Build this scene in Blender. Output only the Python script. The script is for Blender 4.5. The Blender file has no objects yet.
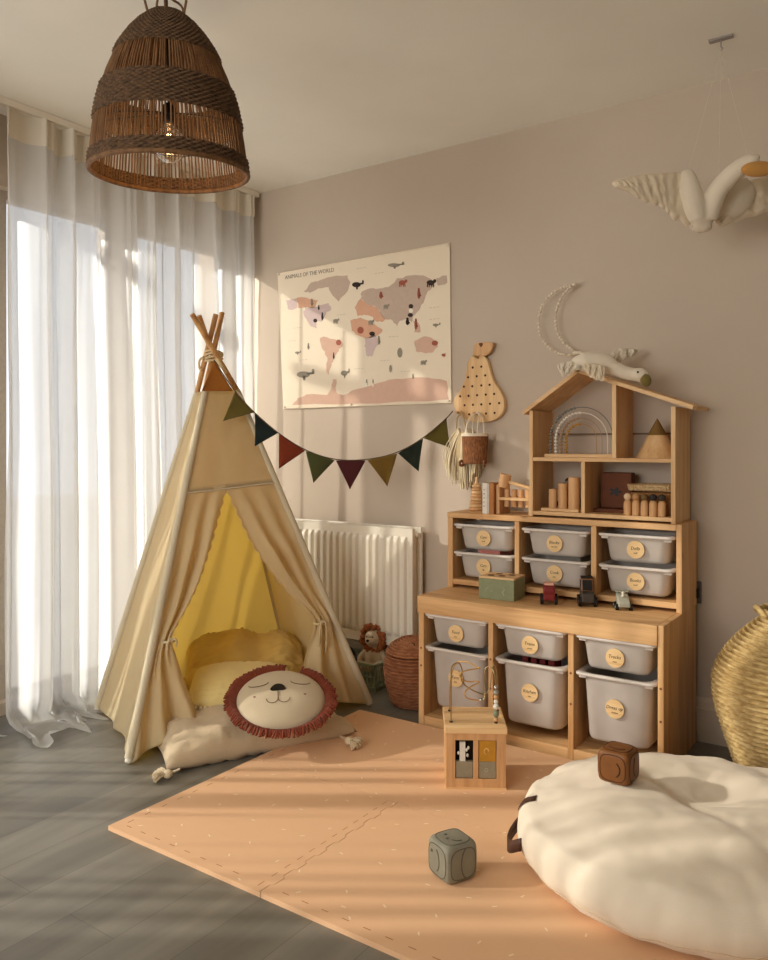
import bpy, bmesh, math, random
from mathutils import Vector, Matrix, Quaternion, noise
random.seed(7)
PI = math.pi
S = bpy.context.scene
COL = S.collection

# ------------------------------------------------------------------ camera model (image 768x960)
FP, PCX, HOR, CAMH = 793.0, 384.0, 445.0, 1.124
CAM = Vector((3.02, -3.17, CAMH))
TH = math.atan2(.570, .822)
RV = Vector((math.cos(TH), math.sin(TH), 0))
FV = Vector((-math.sin(TH), math.cos(TH), 0))
def ray(px, py): return FV + RV*((px-PCX)/FP) + Vector((0, 0, (HOR-py)/FP))
def PY(px, py, y=0.0):
    d = ray(px, py); return CAM + d*((y-CAM.y)/d.y)
def PX(px, py, x=0.0):
    d = ray(px, py); return CAM + d*((x-CAM.x)/d.x)
def PZ(px, py, z=0.0):
    d = ray(px, py); return CAM + d*((z-CAM.z)/d.z)
def PD(px, py, dep): return CAM + ray(px, py)*dep
def PP(px, py, o, n):
    d = ray(px, py); return CAM + d*((o-CAM).dot(n)/d.dot(n))
def lerp(a, b, t): return a+(b-a)*t

# ------------------------------------------------------------------ mesh builder
class MB:
    def __init__(s): s.v=[]; s.f=[]; s.m=[]; s.sm=[]; s.mi=0; s.M=None
    def add(s, vs, fs, smooth=False):
        b=len(s.v)
        for p in vs:
            p=Vector(p)
            s.v.append(s.M@p if s.M else p)
        for f in fs:
            s.f.append([b+i for i in f]); s.m.append(s.mi); s.sm.append(smooth)
    def box(s, x0,x1,y0,y1,z0,z1):
        vs=[(x,y,z) for z in (z0,z1) for y in (y0,y1) for x in (x0,x1)]
        s.add(vs,[(0,2,3,1),(4,5,7,6),(0,1,5,4),(2,6,7,3),(0,4,6,2),(1,3,7,5)])
        return s
    def grid(s, fn, nu, nv, cu=False, cv=False, smooth=True):
        vs=[fn(i/nu, j/nv) for j in range(nv+(0 if cv else 1)) for i in range(nu+(0 if cu else 1))]
        W=nu if cu else nu+1; Hh=nv if cv else nv+1
        fs=[]
        for j in range(nv):
            for i in range(nu):
                i2=(i+1)%W; j2=(j+1)%Hh
                fs.append((j*W+i, j*W+i2, j2*W+i2, j2*W+i))
        s.add(vs,fs,smooth); return s
    def tube(s, pts, r, n=10, closed=False, smooth=True, caps=True, flat=1.0):
        pts=[Vector(p) for p in pts]; N=len(pts)
        rs=r if isinstance(r,(list,tuple)) else [r]*N
        if len(rs)!=N: rs=[lerp(rs[int(q)],rs[min(int(q)+1,len(rs)-1)],q-int(q)) for q in [i*(len(rs)-1)/max(1,N-1) for i in range(N)]]
        vs=[]; up=None
        for i,p in enumerate(pts):
            if closed: t=pts[(i+1)%N]-pts[i-1]
            else: t=pts[min(i+1,N-1)]-pts[max(i-1,0)]
            if t.length<1e-9: t=Vector((0,0,1))
            t.normalize()
            if up is None: up=Vector((0,0,1)) if abs(t.z)<.9 else Vector((1,0,0))
            u=up-t*up.dot(t)
            if u.length<1e-5: u=t.orthogonal()
            u.normalize(); up=u; w=t.cross(u)
            for k in range(n):
                a=2*PI*k/n; vs.append(p+(u*math.cos(a)*flat+w*math.sin(a))*rs[i])
        fs=[]
        for i in range(N if closed else N-1):
            j=(i+1)%N
            for k in range(n): fs.append((i*n+k,i*n+(k+1)%n,j*n+(k+1)%n,j*n+k))
        s.add(vs,fs,smooth)
        if caps and not closed:
            s.add(vs[:n],[tuple(range(n-1,-1,-1))]); s.add(vs[-n:],[tuple(range(n))])
        return s
    def cyl(s,p0,p1,r0,r1=None,n=16,smooth=True): return s.tube([p0,p1],[r0,r0 if r1 is None else r1],n,smooth=smooth)
    def lathe(s,prof,c=(0,0,0),n=32,smooth=True):
        c=Vector(c)
        return s.grid(lambda u,v:(c.x+prof[round(v*(len(prof)-1))][0]*math.cos(2*PI*u), c.y+prof[round(v*(len(prof)-1))][0]*math.sin(2*PI*u), c.z+prof[round(v*(len(prof)-1))][1]), n, len(prof)-1, cu=True, smooth=smooth)
    def sph(s,c,r,nu=16,nv=10,Mx=None):
        c=Vector(c); r=(r,r,r) if not isinstance(r,(tuple,list)) else r
        def fn(u,v):
            a=2*PI*u; b=PI*(v-.5)
            p=Vector((r[0]*math.cos(a)*math.cos(b), r[1]*math.sin(a)*math.cos(b), r[2]*math.sin(b)))
            if Mx: p=Mx@p
            return c+p
        return s.grid(fn,nu,nv,cu=True)
    def prism(s, poly, fn, d, smooth=False):
        """poly 2d -> fn(x,y,t) world, t=0..d ; capped n-gon extrusion"""
        n=len(poly)
        vs=[fn(p[0],p[1],0) for p in poly]+[fn(p[0],p[1],d) for p in poly]
        s.add(vs,[tuple(range(n-1,-1,-1)),tuple(range(n,2*n))]+[(i,(i+1)%n,n+(i+1)%n,n+i) for i in range(n)],smooth)
        return s
def wmat(o):
    m=Matrix.Identity(4)
    while o is not None: m=o.matrix_basis@m; o=o.parent
    return m
def build(name, mb, mats, parent=None, world=True, bevel=0, seg=2, solid=0, sub=0, remesh=0, origin=None, weld=False, smooth=None):
    me=bpy.data.meshes.new(name)
    vs=mb.v
    if not isinstance(mats,(list,tuple)): mats=[mats]
    loc=Vector((0,0,0))
    if parent is None:
        if origin is None:
            xs=[v.x for v in vs]; ys=[v.y for v in vs]; zs=[v.z for v in vs]
            loc=Vector(((min(xs)+max(xs))/2,(min(ys)+max(ys))/2,min(zs)))
        else: loc=Vector(origin)
        vs=[v-loc for v in vs]
    elif world:
        im=wmat(parent).inverted(); vs=[im@v for v in vs]
    me.from_pydata([tuple(v) for v in vs],[],mb.f)
    for m in mats: me.materials.append(m)
    for p,mi,sm in zip(me.polygons,mb.m,mb.sm):
        p.material_index=mi; p.use_smooth=sm if smooth is None else smooth
    bm=bmesh.new(); bm.from_mesh(me)
    if weld: bmesh.ops.remove_doubles(bm,verts=bm.verts,dist=1e-5)
    if not solid: bmesh.ops.recalc_face_normals(bm,faces=bm.faces)
    bm.to_mesh(me); bm.free()
    me.update()
    o=bpy.data.objects.new(name,me); COL.objects.link(o)
    if parent is not None: o.parent=parent
    else: o.location=loc
    if remesh:
        m=o.modifiers.new('r','REMESH'); m.mode='VOXEL'; m.voxel_size=remesh; m.use_smooth_shade=True
        m=o.modifiers.new('s','SMOOTH'); m.iterations=4; m.factor=.6
    if bevel:
        m=o.modifiers.new('b','BEVEL'); m.width=bevel; m.segments=seg; m.limit_method='ANGLE'; m.angle_limit=math.radians(40)
    if solid:
        m=o.modifiers.new('t','SOLIDIFY'); m.thickness=solid; m.offset=0
    if sub:
        m=o.modifiers.new('u','SUBSURF'); m.levels=sub; m.render_levels=sub
    return o
def thing(name,label,cat,loc=(0,0,0),rz=0,group=None,kind=None):
    o=bpy.data.objects.new(name,None); COL.objects.link(o); o.empty_display_size=.05
    o.location=loc; o.rotation_euler=(0,0,rz)
    return tag(o,label,cat,group,kind)
def tag(o,label=None,cat=None,group=None,kind=None):
    if label: o['label']=label
    if cat: o['category']=cat
    if group: o['group']=group
    if kind: o['kind']=kind
    return o
def box(x0,x1,y0,y1,z0,z1): return MB().box(x0,x1,y0,y1,z0,z1)

# ------------------------------------------------------------------ materials
def newmat(name):
    m=bpy.data.materials.new(name); m.use_nodes=True
    nt=m.node_tree; b=nt.nodes['Principled BSDF']; return m,nt,b
def N(nt,t,**k):
    n=nt.nodes.new(t)
    for a,v in k.items():
        if a in n.inputs: n.inputs[a].default_value=v
        else: setattr(n,a,v)
    return n
def coord(nt,scale=(1,1,1),rot=(0,0,0)):
    tc=N(nt,'ShaderNodeTexCoord'); mp=N(nt,'ShaderNodeMapping'); mp.inputs['Scale'].default_value=scale; mp.inputs['Rotation'].default_value=rot
    nt.links.new(tc.outputs['Object'],mp.inputs['Vector']); return mp.outputs['Vector']
def ramp(nt,fac,stops):
    r=N(nt,'ShaderNodeValToRGB'); e=r.color_ramp.elements
    while len(e)<len(stops): e.new(.5)
    for q,(p,c) in zip(e,stops): q.position=p; q.color=(*c,1)
    nt.links.new(fac,r.inputs['Fac']); return r.outputs['Color']
def bump(nt,b,h,strength=.3,dist=.002):
    n=N(nt,'ShaderNodeBump'); n.inputs['Strength'].default_value=strength; n.inputs['Distance'].default_value=dist
    nt.links.new(h,n.inputs['Height']); nt.links.new(n.outputs['Normal'],b.inputs['Normal']); return n
def hexc(r,g,b):
    f=lambda c:((c/255+.055)/1.055)**2.4 if c/255>.04045 else c/255/12.92
    return (f(r),f(g),f(b))
def plain(name,col,rough=.6,metal=0,vary=.06,bs=60,bst=.1,spec=.3):
    m,nt,b=newmat(name); b.inputs['Roughness'].default_value=rough; b.inputs['Metallic'].default_value=metal
    b.inputs['Specular IOR Level'].default_value=spec
    v=coord(nt,(1,1,1)); n=N(nt,'ShaderNodeTexNoise'); n.inputs['Scale'].default_value=bs; n.inputs['Detail'].default_value=3
    nt.links.new(v,n.inputs['Vector'])
    c=ramp(nt,n.outputs['Fac'],[(.3,tuple(x*(1-vary) for x in col)),(.7,tuple(min(1,x*(1+vary)) for x in col))])
    nt.links.new(c,b.inputs['Base Color'])
    if bst: bump(nt,b,n.outputs['Fac'],bst,.001)
    return m
def wood(name,c1,c2,axis=0,scale=1,rough=.5,knots=False):
    m,nt,b=newmat(name); b.inputs['Roughness'].default_value=rough; b.inputs['Specular IOR Level'].default_value=.35
    sc=[14*scale]*3; sc[axis]=1.1*scale
    v=coord(nt,sc); n=N(nt,'ShaderNodeTexNoise'); n.inputs['Scale'].default_value=1.6; n.inputs['Detail'].default_value=5; n.inputs['Distortion'].default_value=.6
    nt.links.new(v,n.inputs['Vector'])
    sc2=[90*scale]*3; sc2[axis]=4*scale
    v2=coord(nt,sc2); n2=N(nt,'ShaderNodeTexNoise'); n2.inputs['Scale'].default_value=1.5; n2.inputs['Detail'].default_value=3
    nt.links.new(v2,n2.inputs['Vector'])
    mx=N(nt,'ShaderNodeMath',operation='MULTIPLY_ADD'); mx.inputs[1].default_value=.35
    nt.links.new(n2.outputs['Fac'],mx.inputs[0]); nt.links.new(n.outputs['Fac'],mx.inputs[2])
    c=ramp(nt,mx.outputs[0],[(.45,c2),(.62,tuple(lerp(a,q,.5) for a,q in zip(c1,c2))),(.85,c1)])
    if knots:
        vo=N(nt,'ShaderNodeTexVoronoi'); vo.inputs['Scale'].default_value=3.0
        s3=[1.6]*3; s3[axis]=.9
        nt.links.new(coord(nt,s3),vo.inputs['Vector'])
        k=N(nt,'ShaderNodeMapRange'); k.inputs['From Min'].default_value=.02; k.inputs['From Max'].default_value=.07
        nt.links.new(vo.outputs['Distance'],k.inputs['Value'])
        mix=N(nt,'ShaderNodeMix',data_type='RGBA'); mix.inputs['A'].default_value=(*[q*.35 for q in c2],1)
        nt.links.new(k.outputs['Result'],mix.inputs['Factor']); nt.links.new(c,mix.inputs['B']); c=mix.outputs['Result']
    nt.links.new(c,b.inputs['Base Color']); bump(nt,b,n2.outputs['Fac'],.15,.0006)
    return m
def fabric(name,col,trans=0,weave=900,rough=.95,tcol=None,alpha=0,vary=.05,bst=.25,sheen=.2,big=6):
    m,nt,b=newmat(name); b.inputs['Roughness'].default_value=rough; b.inputs['Specular IOR Level'].default_value=.1
    b.inputs['Sheen Weight'].default_value=sheen; b.inputs['Sheen Roughness'].default_value=.5
    v=coord(nt)
    n=N(nt,'ShaderNodeTexNoise'); n.inputs['Scale'].default_value=weave/4; n.inputs['Detail'].default_value=2; nt.links.new(v,n.inputs['Vector'])
    n2=N(nt,'ShaderNodeTexNoise'); n2.inputs['Scale'].default_value=big; n2.inputs['Detail'].default_value=4; nt.links.new(v,n2.inputs['Vector'])
    ad=N(nt,'ShaderNodeMath',operation='MULTIPLY_ADD'); ad.inputs[1].default_value=.4
    nt.links.new(n.outputs['Fac'],ad.inputs[0]); nt.links.new(n2.outputs['Fac'],ad.inputs[2])
    c=ramp(nt,ad.outputs[0],[(.45,tuple(x*(1-vary) for x in col)),(.95,tuple(min(1,x*(1+vary)) for x in col))])
    nt.links.new(c,b.inputs['Base Color'])
    bp=bump(nt,b,n.outputs['Fac'],bst,.0012)
    out=nt.nodes['Material Output']
    last=b.outputs['BSDF']
    if trans:
        t=N(nt,'ShaderNodeBsdfTranslucent'); t.inputs['Color'].default_value=(*(tcol or col),1)
        mx=N(nt,'ShaderNodeMixShader'); mx.inputs['Fac'].default_value=trans
        nt.links.new(last,mx.inputs[1]); nt.links.new(t.outputs[0],mx.inputs[2]); last=mx.outputs[0]
    if alpha:
        t=N(nt,'ShaderNodeBsdfTransparent')
        mx=N(nt,'ShaderNodeMixShader'); mx.inputs['Fac'].default_value=alpha
        nt.links.new(last,mx.inputs[1]); nt.links.new(t.outputs[0],mx.inputs[2]); last=mx.outputs[0]
    nt.links.new(last,out.inputs['Surface'])
    return m
def woven(name,c1,c2,sc=(120,120,60),rough=.8):
    m,nt,b=newmat(name); b.inputs['Roughness'].default_value=rough; b.inputs['Specular IOR Level'].default_value=.25
    n=N(nt,'ShaderNodeTexNoise'); n.inputs['Scale'].default_value=1; n.inputs['Detail'].default_value=4
    nt.links.new(coord(nt,sc),n.inputs['Vector'])
    c=ramp(nt,n.outputs['Fac'],[(.25,c2),(.75,c1)])
    nt.links.new(c,b.inputs['Base Color']); bump(nt,b,n.outputs['Fac'],.3,.0015)
    return m

PINE1=hexc(228,186,134); PINE2=hexc(188,138,86)
WX=wood('pine_x',PINE1,PINE2,0,knots=True); WY=wood('pine_y',PINE1,PINE2,1); WZ=wood('pine_z',PINE1,PINE2,2,knots=True)
L1=hexc(232,196,146); L2=hexc(202,156,104)
LX=wood('light_wood_x',L1,L2,0); LY=wood('light_wood_y',L1,L2,1); LZ=wood('light_wood_z',L1,L2,2)
BEECH=wood('beech',hexc(220,174,124),hexc(190,142,96),2,2)
BIRCH=wood('birch_disc',hexc(240,208,156),hexc(222,184,128),0,3)
INK=plain('ink',hexc(70,50,38),.8,bst=0)
WHITEP=plain('white_enamel',hexc(232,224,208),.35,bst=0,vary=.01,spec=.5)
BLACK=plain('black_paint',hexc(28,25,24),.5)
METAL=plain('brass_wire',hexc(170,150,110),.3,metal=1,bst=0)
STEEL=plain('steel',hexc(180,180,178),.3,metal=1,bst=0)

# ------------------------------------------------------------------ room shell
def wallmat(name,col,sc=3,vary=.02):
    m,nt,b=newmat(name); b.inputs['Roughness'].default_value=.92; b.inputs['Specular IOR Level'].default_value=.15
    n=N(nt,'ShaderNodeTexNoise'); n.inputs['Scale'].default_value=sc; n.inputs['Detail'].default_value=3
    nt.links.new(coord(nt),n.inputs['Vector'])
    nt.links.new(ramp(nt,n.outputs['Fac'],[(.3,tuple(c*(1-vary) for c in col)),(.7,tuple(c*(1+vary) for c in col))]),b.inputs['Base Color'])
    n2=N(nt,'ShaderNodeTexNoise'); n2.inputs['Scale'].default_value=180; nt.links.new(coord(nt),n2.inputs['Vector'])
    bump(nt,b,n2.outputs['Fac'],.08,.001); return m
WALL=wallmat('greige_wall_paint',hexc(196,181,165))
CEIL=wallmat('ceiling_paint',hexc(240,236,226))
def floormat():
    m,nt,b=newmat('grey_oak_planks'); b.inputs['Roughness'].default_value=.42; b.inputs['Specular IOR Level'].default_value=.4
    tc=N(nt,'ShaderNodeTexCoord'); mp=N(nt,'ShaderNodeMapping'); mp.inputs['Rotation'].default_value=(0,0,PI/2)
    nt.links.new(tc.outputs['Object'],mp.inputs['Vector'])
    br=N(nt,'ShaderNodeTexBrick'); br.inputs['Scale'].default_value=1; br.inputs['Brick Width'].default_value=1.25; br.inputs['Row Height'].default_value=.165
    br.inputs['Mortar Size'].default_value=.0012; br.inputs['Mortar Smooth'].default_value=.3; br.offset=.37
    br.inputs['Color1'].default_value=(*hexc(122,117,106),1); br.inputs['Color2'].default_value=(*hexc(140,134,122),1); br.inputs['Mortar'].default_value=(*hexc(104,99,90),1)
    br.inputs['Bias'].default_value=-.2
    nt.links.new(mp.outputs[0],br.inputs['Vector'])
    n=N(nt,'ShaderNodeTexNoise'); n.inputs['Scale'].default_value=1; n.inputs['Detail'].default_value=6; n.inputs['Distortion'].default_value=.5
    nt.links.new(coord(nt,(11,1.3,1)),n.inputs['Vector'])
    c=ramp(nt,n.outputs['Fac'],[(.28,(.68,.67,.67)),(.5,(.88,.88,.88)),(.72,(1.12,1.11,1.08))])
    mx=N(nt,'ShaderNodeMix',data_type='RGBA',blend_type='MULTIPLY'); mx.inputs['Factor'].default_value=1
    nt.links.new(br.outputs['Color'],mx.inputs['A']); nt.links.new(c,mx.inputs['B']); nt.links.new(mx.outputs['Result'],b.inputs['Base Color'])
    bump(nt,b,n.outputs['Fac'],.08,.001); return m
XR,YF,CH=5.4,-5.2,2.497
WT=-.16   # inner face of the window wall
def struct(name,mb,m,parent=None,**k):
    o=build(name,mb,m,parent,**k)
    if parent is None: o['kind']='structure'
    return o
struct('floor',box(-.5,XR,YF,.1,-.1,0),floormat(),origin=(0,0,0))
struct('ceiling',box(-.5,XR,YF,.1,CH,CH+.1),CEIL,origin=(0,0,CH))
struct('wall_back',box(-.5,XR+.1,0,.1,0,CH),WALL,origin=(0,0,0))
struct('wall_right',box(XR,XR+.1,YF,0,0,CH),WALL,origin=(XR,0,0))
WIN=[(-.70,-.07),(-1.60,-.80),(-3.3,-1.80)]   # y ranges of the three windows
HEAD=2.20
mb=MB(); x0,x1=WT-.16,WT
mb.box(x0,x1,YF,0,HEAD,CH)
ys=[0]+[v for a,b_ in WIN for v in (b_,a)]+[YF]
for i in range(0,len(ys),2): mb.box(x0,x1,ys[i+1],ys[i],0,HEAD)
for a,b_ in WIN: mb.box(x0,x1,a,b_,0,.05)
struct('wall_left',mb,WALL,origin=(WT,0,0))
# wall behind the camera, with an invented opening for the added fill light
mb=MB(); mb.box(-.5,.2,YF-.1,YF,0,CH); mb.box(2.6,XR+.1,YF-.1,YF,0,CH); mb.box(.2,2.6,YF-.1,YF,0,.8); mb.box(.2,2.6,YF-.1,YF,2.25,CH)
struct('wall_front',mb,WALL,origin=(0,YF,0))
FRM=plain('window_frame_paint',hexc(176,164,150),.5,bst=0)
def glassmat():
    m,nt,b=newmat('window_glass'); out=nt.nodes['Material Output']
    t=N(nt,'ShaderNodeBsdfTransparent'); g=N(nt,'ShaderNodeBsdfGlossy'); g.inputs['Roughness'].default_value=.02
    mx=N(nt,'ShaderNodeMixShader'); mx.inputs[0].default_value=.06
    nt.links.new(t.outputs[0],mx.inputs[1]); nt.links.new(g.outputs[0],mx.inputs[2]); nt.links.new(mx.outputs[0],out.inputs['Surface']); return m
GL=glassmat()
for i,(a,b_) in enumerate(WIN):
    o=thing('window_%d'%(i+1),None,None,(WT-.08,(a+b_)/2,.05),kind='structure')
    mb=MB(); w=.035; xa,xb=WT-.11,WT-.05
    mb.box(xa,xb,a,a+w,.05,HEAD); mb.box(xa,xb,b_-w,b_,.05,HEAD); mb.box(xa,xb,a+w,b_-w,HEAD-w,HEAD); mb.box(xa,xb,a+w,b_-w,.05,.05+w)
    if i==1: mb.box(xa,xb,-1.43,-1.32,.05+w,HEAD-w)
    if i==2: mb.box(xa,xb,-2.46,-2.40,.05+w,HEAD-w)
    build('window_frame',mb,FRM,o)
    build('pane',box(WT-.085,WT-.079,a+w,b_-w,.05+w,HEAD-w),GL,o)
# baseboards with a stepped profile
BBM=plain('baseboard_paint',hexc(206,190,170),.5,bst=0,vary=.01)
def bprof(mb,f):
    prof=[(0,0),(-.018,0),(-.018,.125),(-.012,.133),(-.012,.150),(-.006,.158),(0,.165)]
    mb.prism(prof,f,1)
mb=MB(); bprof(mb,lambda a,z,t:(WT+t*(XR-WT),a,z)); struct('baseboard_back',mb,BBM,origin=(0,0,0))
mb=MB(); bprof(mb,lambda a,z,t:(XR+a,YF+t*(-YF),z)); struct('baseboard_right',mb,BBM,origin=(XR,0,0))
# ground outside the windows and the sloping beam whose shade crosses the curtains
tag(build('ground',box(-14,-.5,-12,8,-.25,-.05),plain('terrace_stone',hexc(176,170,160),.9),origin=(-4,0,-.25)),kind='structure')
SUN_AZ=Vector((.82,.57,0)).normalized(); SUN_EL=math.radians(24)
SD=Vector((SUN_AZ.x*math.cos(SUN_EL),SUN_AZ.y*math.cos(SUN_EL),-math.sin(SUN_EL)))
def back(p,x): # follow the sun back from point p to the plane x
    return p+SD*((x-p.x)/SD.x)
A_=back(PX(70,222,.0),-1.2); B_=back(PX(232,335,.0),-1.2)
dA=(B_-A_)
mb=MB(); mb.tube([A_-dA*.03-Vector((0,0,.035)),B_+dA*.02-Vector((0,0,.035))],.045,4,smooth=False)
tag(build('sloping_beam',mb,plain('beam_paint',hexc(120,118,112),.7)),'sloping beam outside the windows whose shade crosses the sheer curtains','beam')

# ------------------------------------------------------------------ curtains
SHEER=fabric('sheer_linen',hexc(240,238,234),trans=.58,tcol=hexc(240,241,242),weave=1600,alpha=.25,bst=.15,sheen=0)
TAPE=fabric('curtain_heading_tape',hexc(232,224,208),trans=.3,weave=1600,bst=.15,sheen=0)
def curtain(y0,y1,folds,seed,label,pool=.12,amp=.045,flare=0):
    top=CH-.035
    o=thing('sheer_curtain',label,'curtain',(0,(y0+y1)/2,0))
    rnd=random.Random(seed); ph=[rnd.uniform(0,6.28) for _ in range(8)]
    def fold(s,z):
        k=2*PI*folds*(s+.035*math.sin(2*PI*s*1.7+ph[0])+.012*math.sin(z*2+ph[1]))
        a=amp*(.75+.35*math.sin(2*PI*s*2.3+ph[2]))*(.6+.4*min(1,(top-z)/.5))
        return a*math.sin(k)+a*.42*math.sin(2.1*k+ph[3]+z*.7)+.25*a*math.sin(3.7*k+ph[4])
    L=top+pool
    def fn(u,v):
        l=v*L; yy=y0+(y1-y0)*u
        # flare at the lower end
        yy+= flare*(v**2)*(u-.5)*2
        if l<top-.05:
            z=top-l; x=fold(u,z)
        else:
            e=l-(top-.05); z0=.05
            wob=.5+.5*math.sin(u*9+ph[5])+.3*math.sin(u*23+ph[6])
            x=fold(u,z0)*(1+e*2)+e*(.75+.35*wob); z=max(.006,z0-e*1.1)+.022*max(0,math.sin(e*55+u*14+ph[7]))*min(1,e*12)*wob
            yy+=.02*math.sin(u*17+e*20)
        yy+= .010*math.cos(2*PI*folds*u)
        return (x+.004*noise.noise(Vector((u*9,l*2,seed))),yy,z)
    mb=MB(); mb.grid(fn,int(folds*22),90); build('curtain_panel',mb,SHEER,o)
    mb=MB(); mb.grid(lambda u,v:(fold(u,top-v*.115)+.007,y0+(y1-y0)*u+.010*math.cos(2*PI*folds*u),top-v*.115),int(folds*22),3); build('heading_tape',mb,TAPE,o)
    return o
curtain(-1.468,-.745,5.2,3,'long white sheer curtain left of the teepee, pooling on the floor',pool=.20,flare=.01)
curtain(-.775,-.03,5.6,11,'white sheer curtain in the room corner behind the teepee',pool=.06)
curtain(-3.25,-1.505,14,5,'sheer curtain at the left edge of the photo, mostly outside the frame',pool=.03)
mb=MB(); mb.box(-.012,.012,-3.3,-.02,CH-.03,CH-.002)
tag(build('curtain_track',mb,WHITEP),'white ceiling track carrying the sheer curtains','curtain track')
# ------------------------------------------------------------------ foam play mat tiles
def foam():
    m,nt,b=newmat('peach_foam'); b.inputs['Roughness'].default_value=.75; b.inputs['Specular IOR Level'].default_value=.25
    v=coord(nt); base=hexc(228,184,144); dash=hexc(246,220,188)
    # small dashes: stretched voronoi cells turned different ways by the cell colour
    vo=N(nt,'ShaderNodeTexVoronoi'); vo.voronoi_dimensions='2D'; vo.inputs['Scale'].default_value=8.5; vo.inputs['Randomness'].default_value=.75
    nt.links.new(v,vo.inputs['Vector'])
    sub=N(nt,'ShaderNodeVectorMath',operation='SUBTRACT'); nt.links.new(v,sub.inputs[0])
    # position output is in texture space
    nt.links.new(vo.outputs['Position'],sub.inputs[1])
    rot=N(nt,'ShaderNodeVectorRotate'); rot.rotation_type='Z_AXIS'
    sp=N(nt,'ShaderNodeSeparateColor'); nt.links.new(vo.outputs['Color'],sp.inputs[0])
    an=N(nt,'ShaderNodeMath',operation='MULTIPLY'); an.inputs[1].default_value=6.28; nt.links.new(sp.outputs[0],an.inputs[0]); nt.links.new(an.outputs[0],rot.inputs['Angle'])
    nt.links.new(sub.outputs[0],rot.inputs['Vector'])
    ab=N(nt,'ShaderNodeVectorMath',operation='ABSOLUTE'); nt.links.new(rot.outputs[0],ab.inputs[0])
    s2=N(nt,'ShaderNodeSeparateXYZ'); nt.links.new(ab.outputs[0],s2.inputs[0])
    a=N(nt,'ShaderNodeMath',operation='LESS_THAN'); a.inputs[1].default_value=.0065; nt.links.new(s2.outputs[0],a.inputs[0])
    c=N(nt,'ShaderNodeMath',operation='LESS_THAN'); c.inputs[1].default_value=.0020; nt.links.new(s2.outputs[1],c.inputs[0])
    mu=N(nt,'ShaderNodeMath',operation='MULTIPLY'); nt.links.new(a.outputs[0],mu.inputs[0]); nt.links.new(c.outputs[0],mu.inputs[1])
    mx=N(nt,'ShaderNodeMix',data_type='RGBA'); mx.inputs['A'].default_value=(*base,1); mx.inputs['B'].default_value=(*dash,1)
    nt.links.new(mu.outputs[0],mx.inputs['Factor']); nt.links.new(mx.outputs['Result'],b.inputs['Base Color'])
    n=N(nt,'ShaderNodeTexNoise'); n.inputs['Scale'].default_value=260; nt.links.new(v,n.inputs['Vector']); bump(nt,b,n.outputs['Fac'],.12,.001)
    return m
FOAM=foam(); SLIT=plain('foam_edge_shade',hexc(176,122,84),.9,bst=0)
TS=.6065; MX0,MY0=1.040,-1.727; MT=.013
def jig(n,amp,ph):   # interlocking outline samples along one side
    out=[]
    for i in range(n):
        s=(i+.5)/n; out.append((s-.42/n, amp if i%2==ph else -amp)); out.append((s+.42/n, amp if i%2==ph else -amp))
    return out
def tile(x0,x1,y0,y1,label,left=False,right=False,top=False,bottom=False,notL=False,notB=False,notR=False):
    G=.0011; A=.0045; L=lambda a,b:max(4,round((b-a)/.043)//2*2)
    pts=[(x0+(G if left else 0),y0+(G if bottom else 0))]
    if bottom: pts+=[(x0+s*(x1-x0),y0+a+G) for s,a in jig(L(x0,x1),A,0)]
    pts+=[(x1-(G if right else 0),y0+(G if bottom else 0))]
    if right: pts+=[(x1+a-G,y0+s*(y1-y0)) for s,a in jig(L(y0,y1),A,1)]
    pts+=[(x1-(G if right else 0),y1-(G if top else 0))]
    if top: pts+=[(x0+s*(x1-x0),y1+a-G) for s,a in reversed(jig(L(x0,x1),A,0))]
    pts+=[(x0+(G if left else 0),y1-(G if top else 0))]
    if left: pts+=[(x0+a+G,y0+s*(y1-y0)) for s,a in reversed(jig(L(y0,y1),A,1))]
    mb=MB(); mb.prism(pts,lambda a,b,t:(a,b,t),MT); mb.mi=1
    if notL:
        for k in range(int((y1-y0)/.062)-1): mb.box(x0+.030,x0+.0325,y0+.045+k*.062,y0+.066+k*.062,MT,MT+.0003)
    if notB:
        for k in range(int((x1-x0)/.062)-1): mb.box(x0+.045+k*.062,x0+.066+k*.062,y0+.030,y0+.0325,MT,MT+.0003)
    if notR:
        for k in range(12): mb.box(x1-.0290,x1-.0270,y0+.02+k*.05,y0+.043+k*.05,MT,MT+.0003)
    tag(build('foam_mat_tile',mb,[FOAM,SLIT],origin=(x0,y0,0)),label,'play mat','peach foam play mat tiles')
XM,YM_,XE,YE=MX0+TS,MY0+TS,MX0+3*TS,-.492
tile(MX0,XM,MY0,YM_,'peach foam mat tile at the front left corner, nearest the bare grey floor',right=True,top=True,notL=True,notB=True,notR=True)
tile(XM,XE,MY0,YM_,'peach foam mat tile at the front, under the grey cube and the beanbag',left=True,top=True,notB=True)
tile(MX0,XE,YM_,YE,'long peach foam mat tile at the back, under the activity cube, before the bin unit',bottom=True,notL=True)

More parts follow.
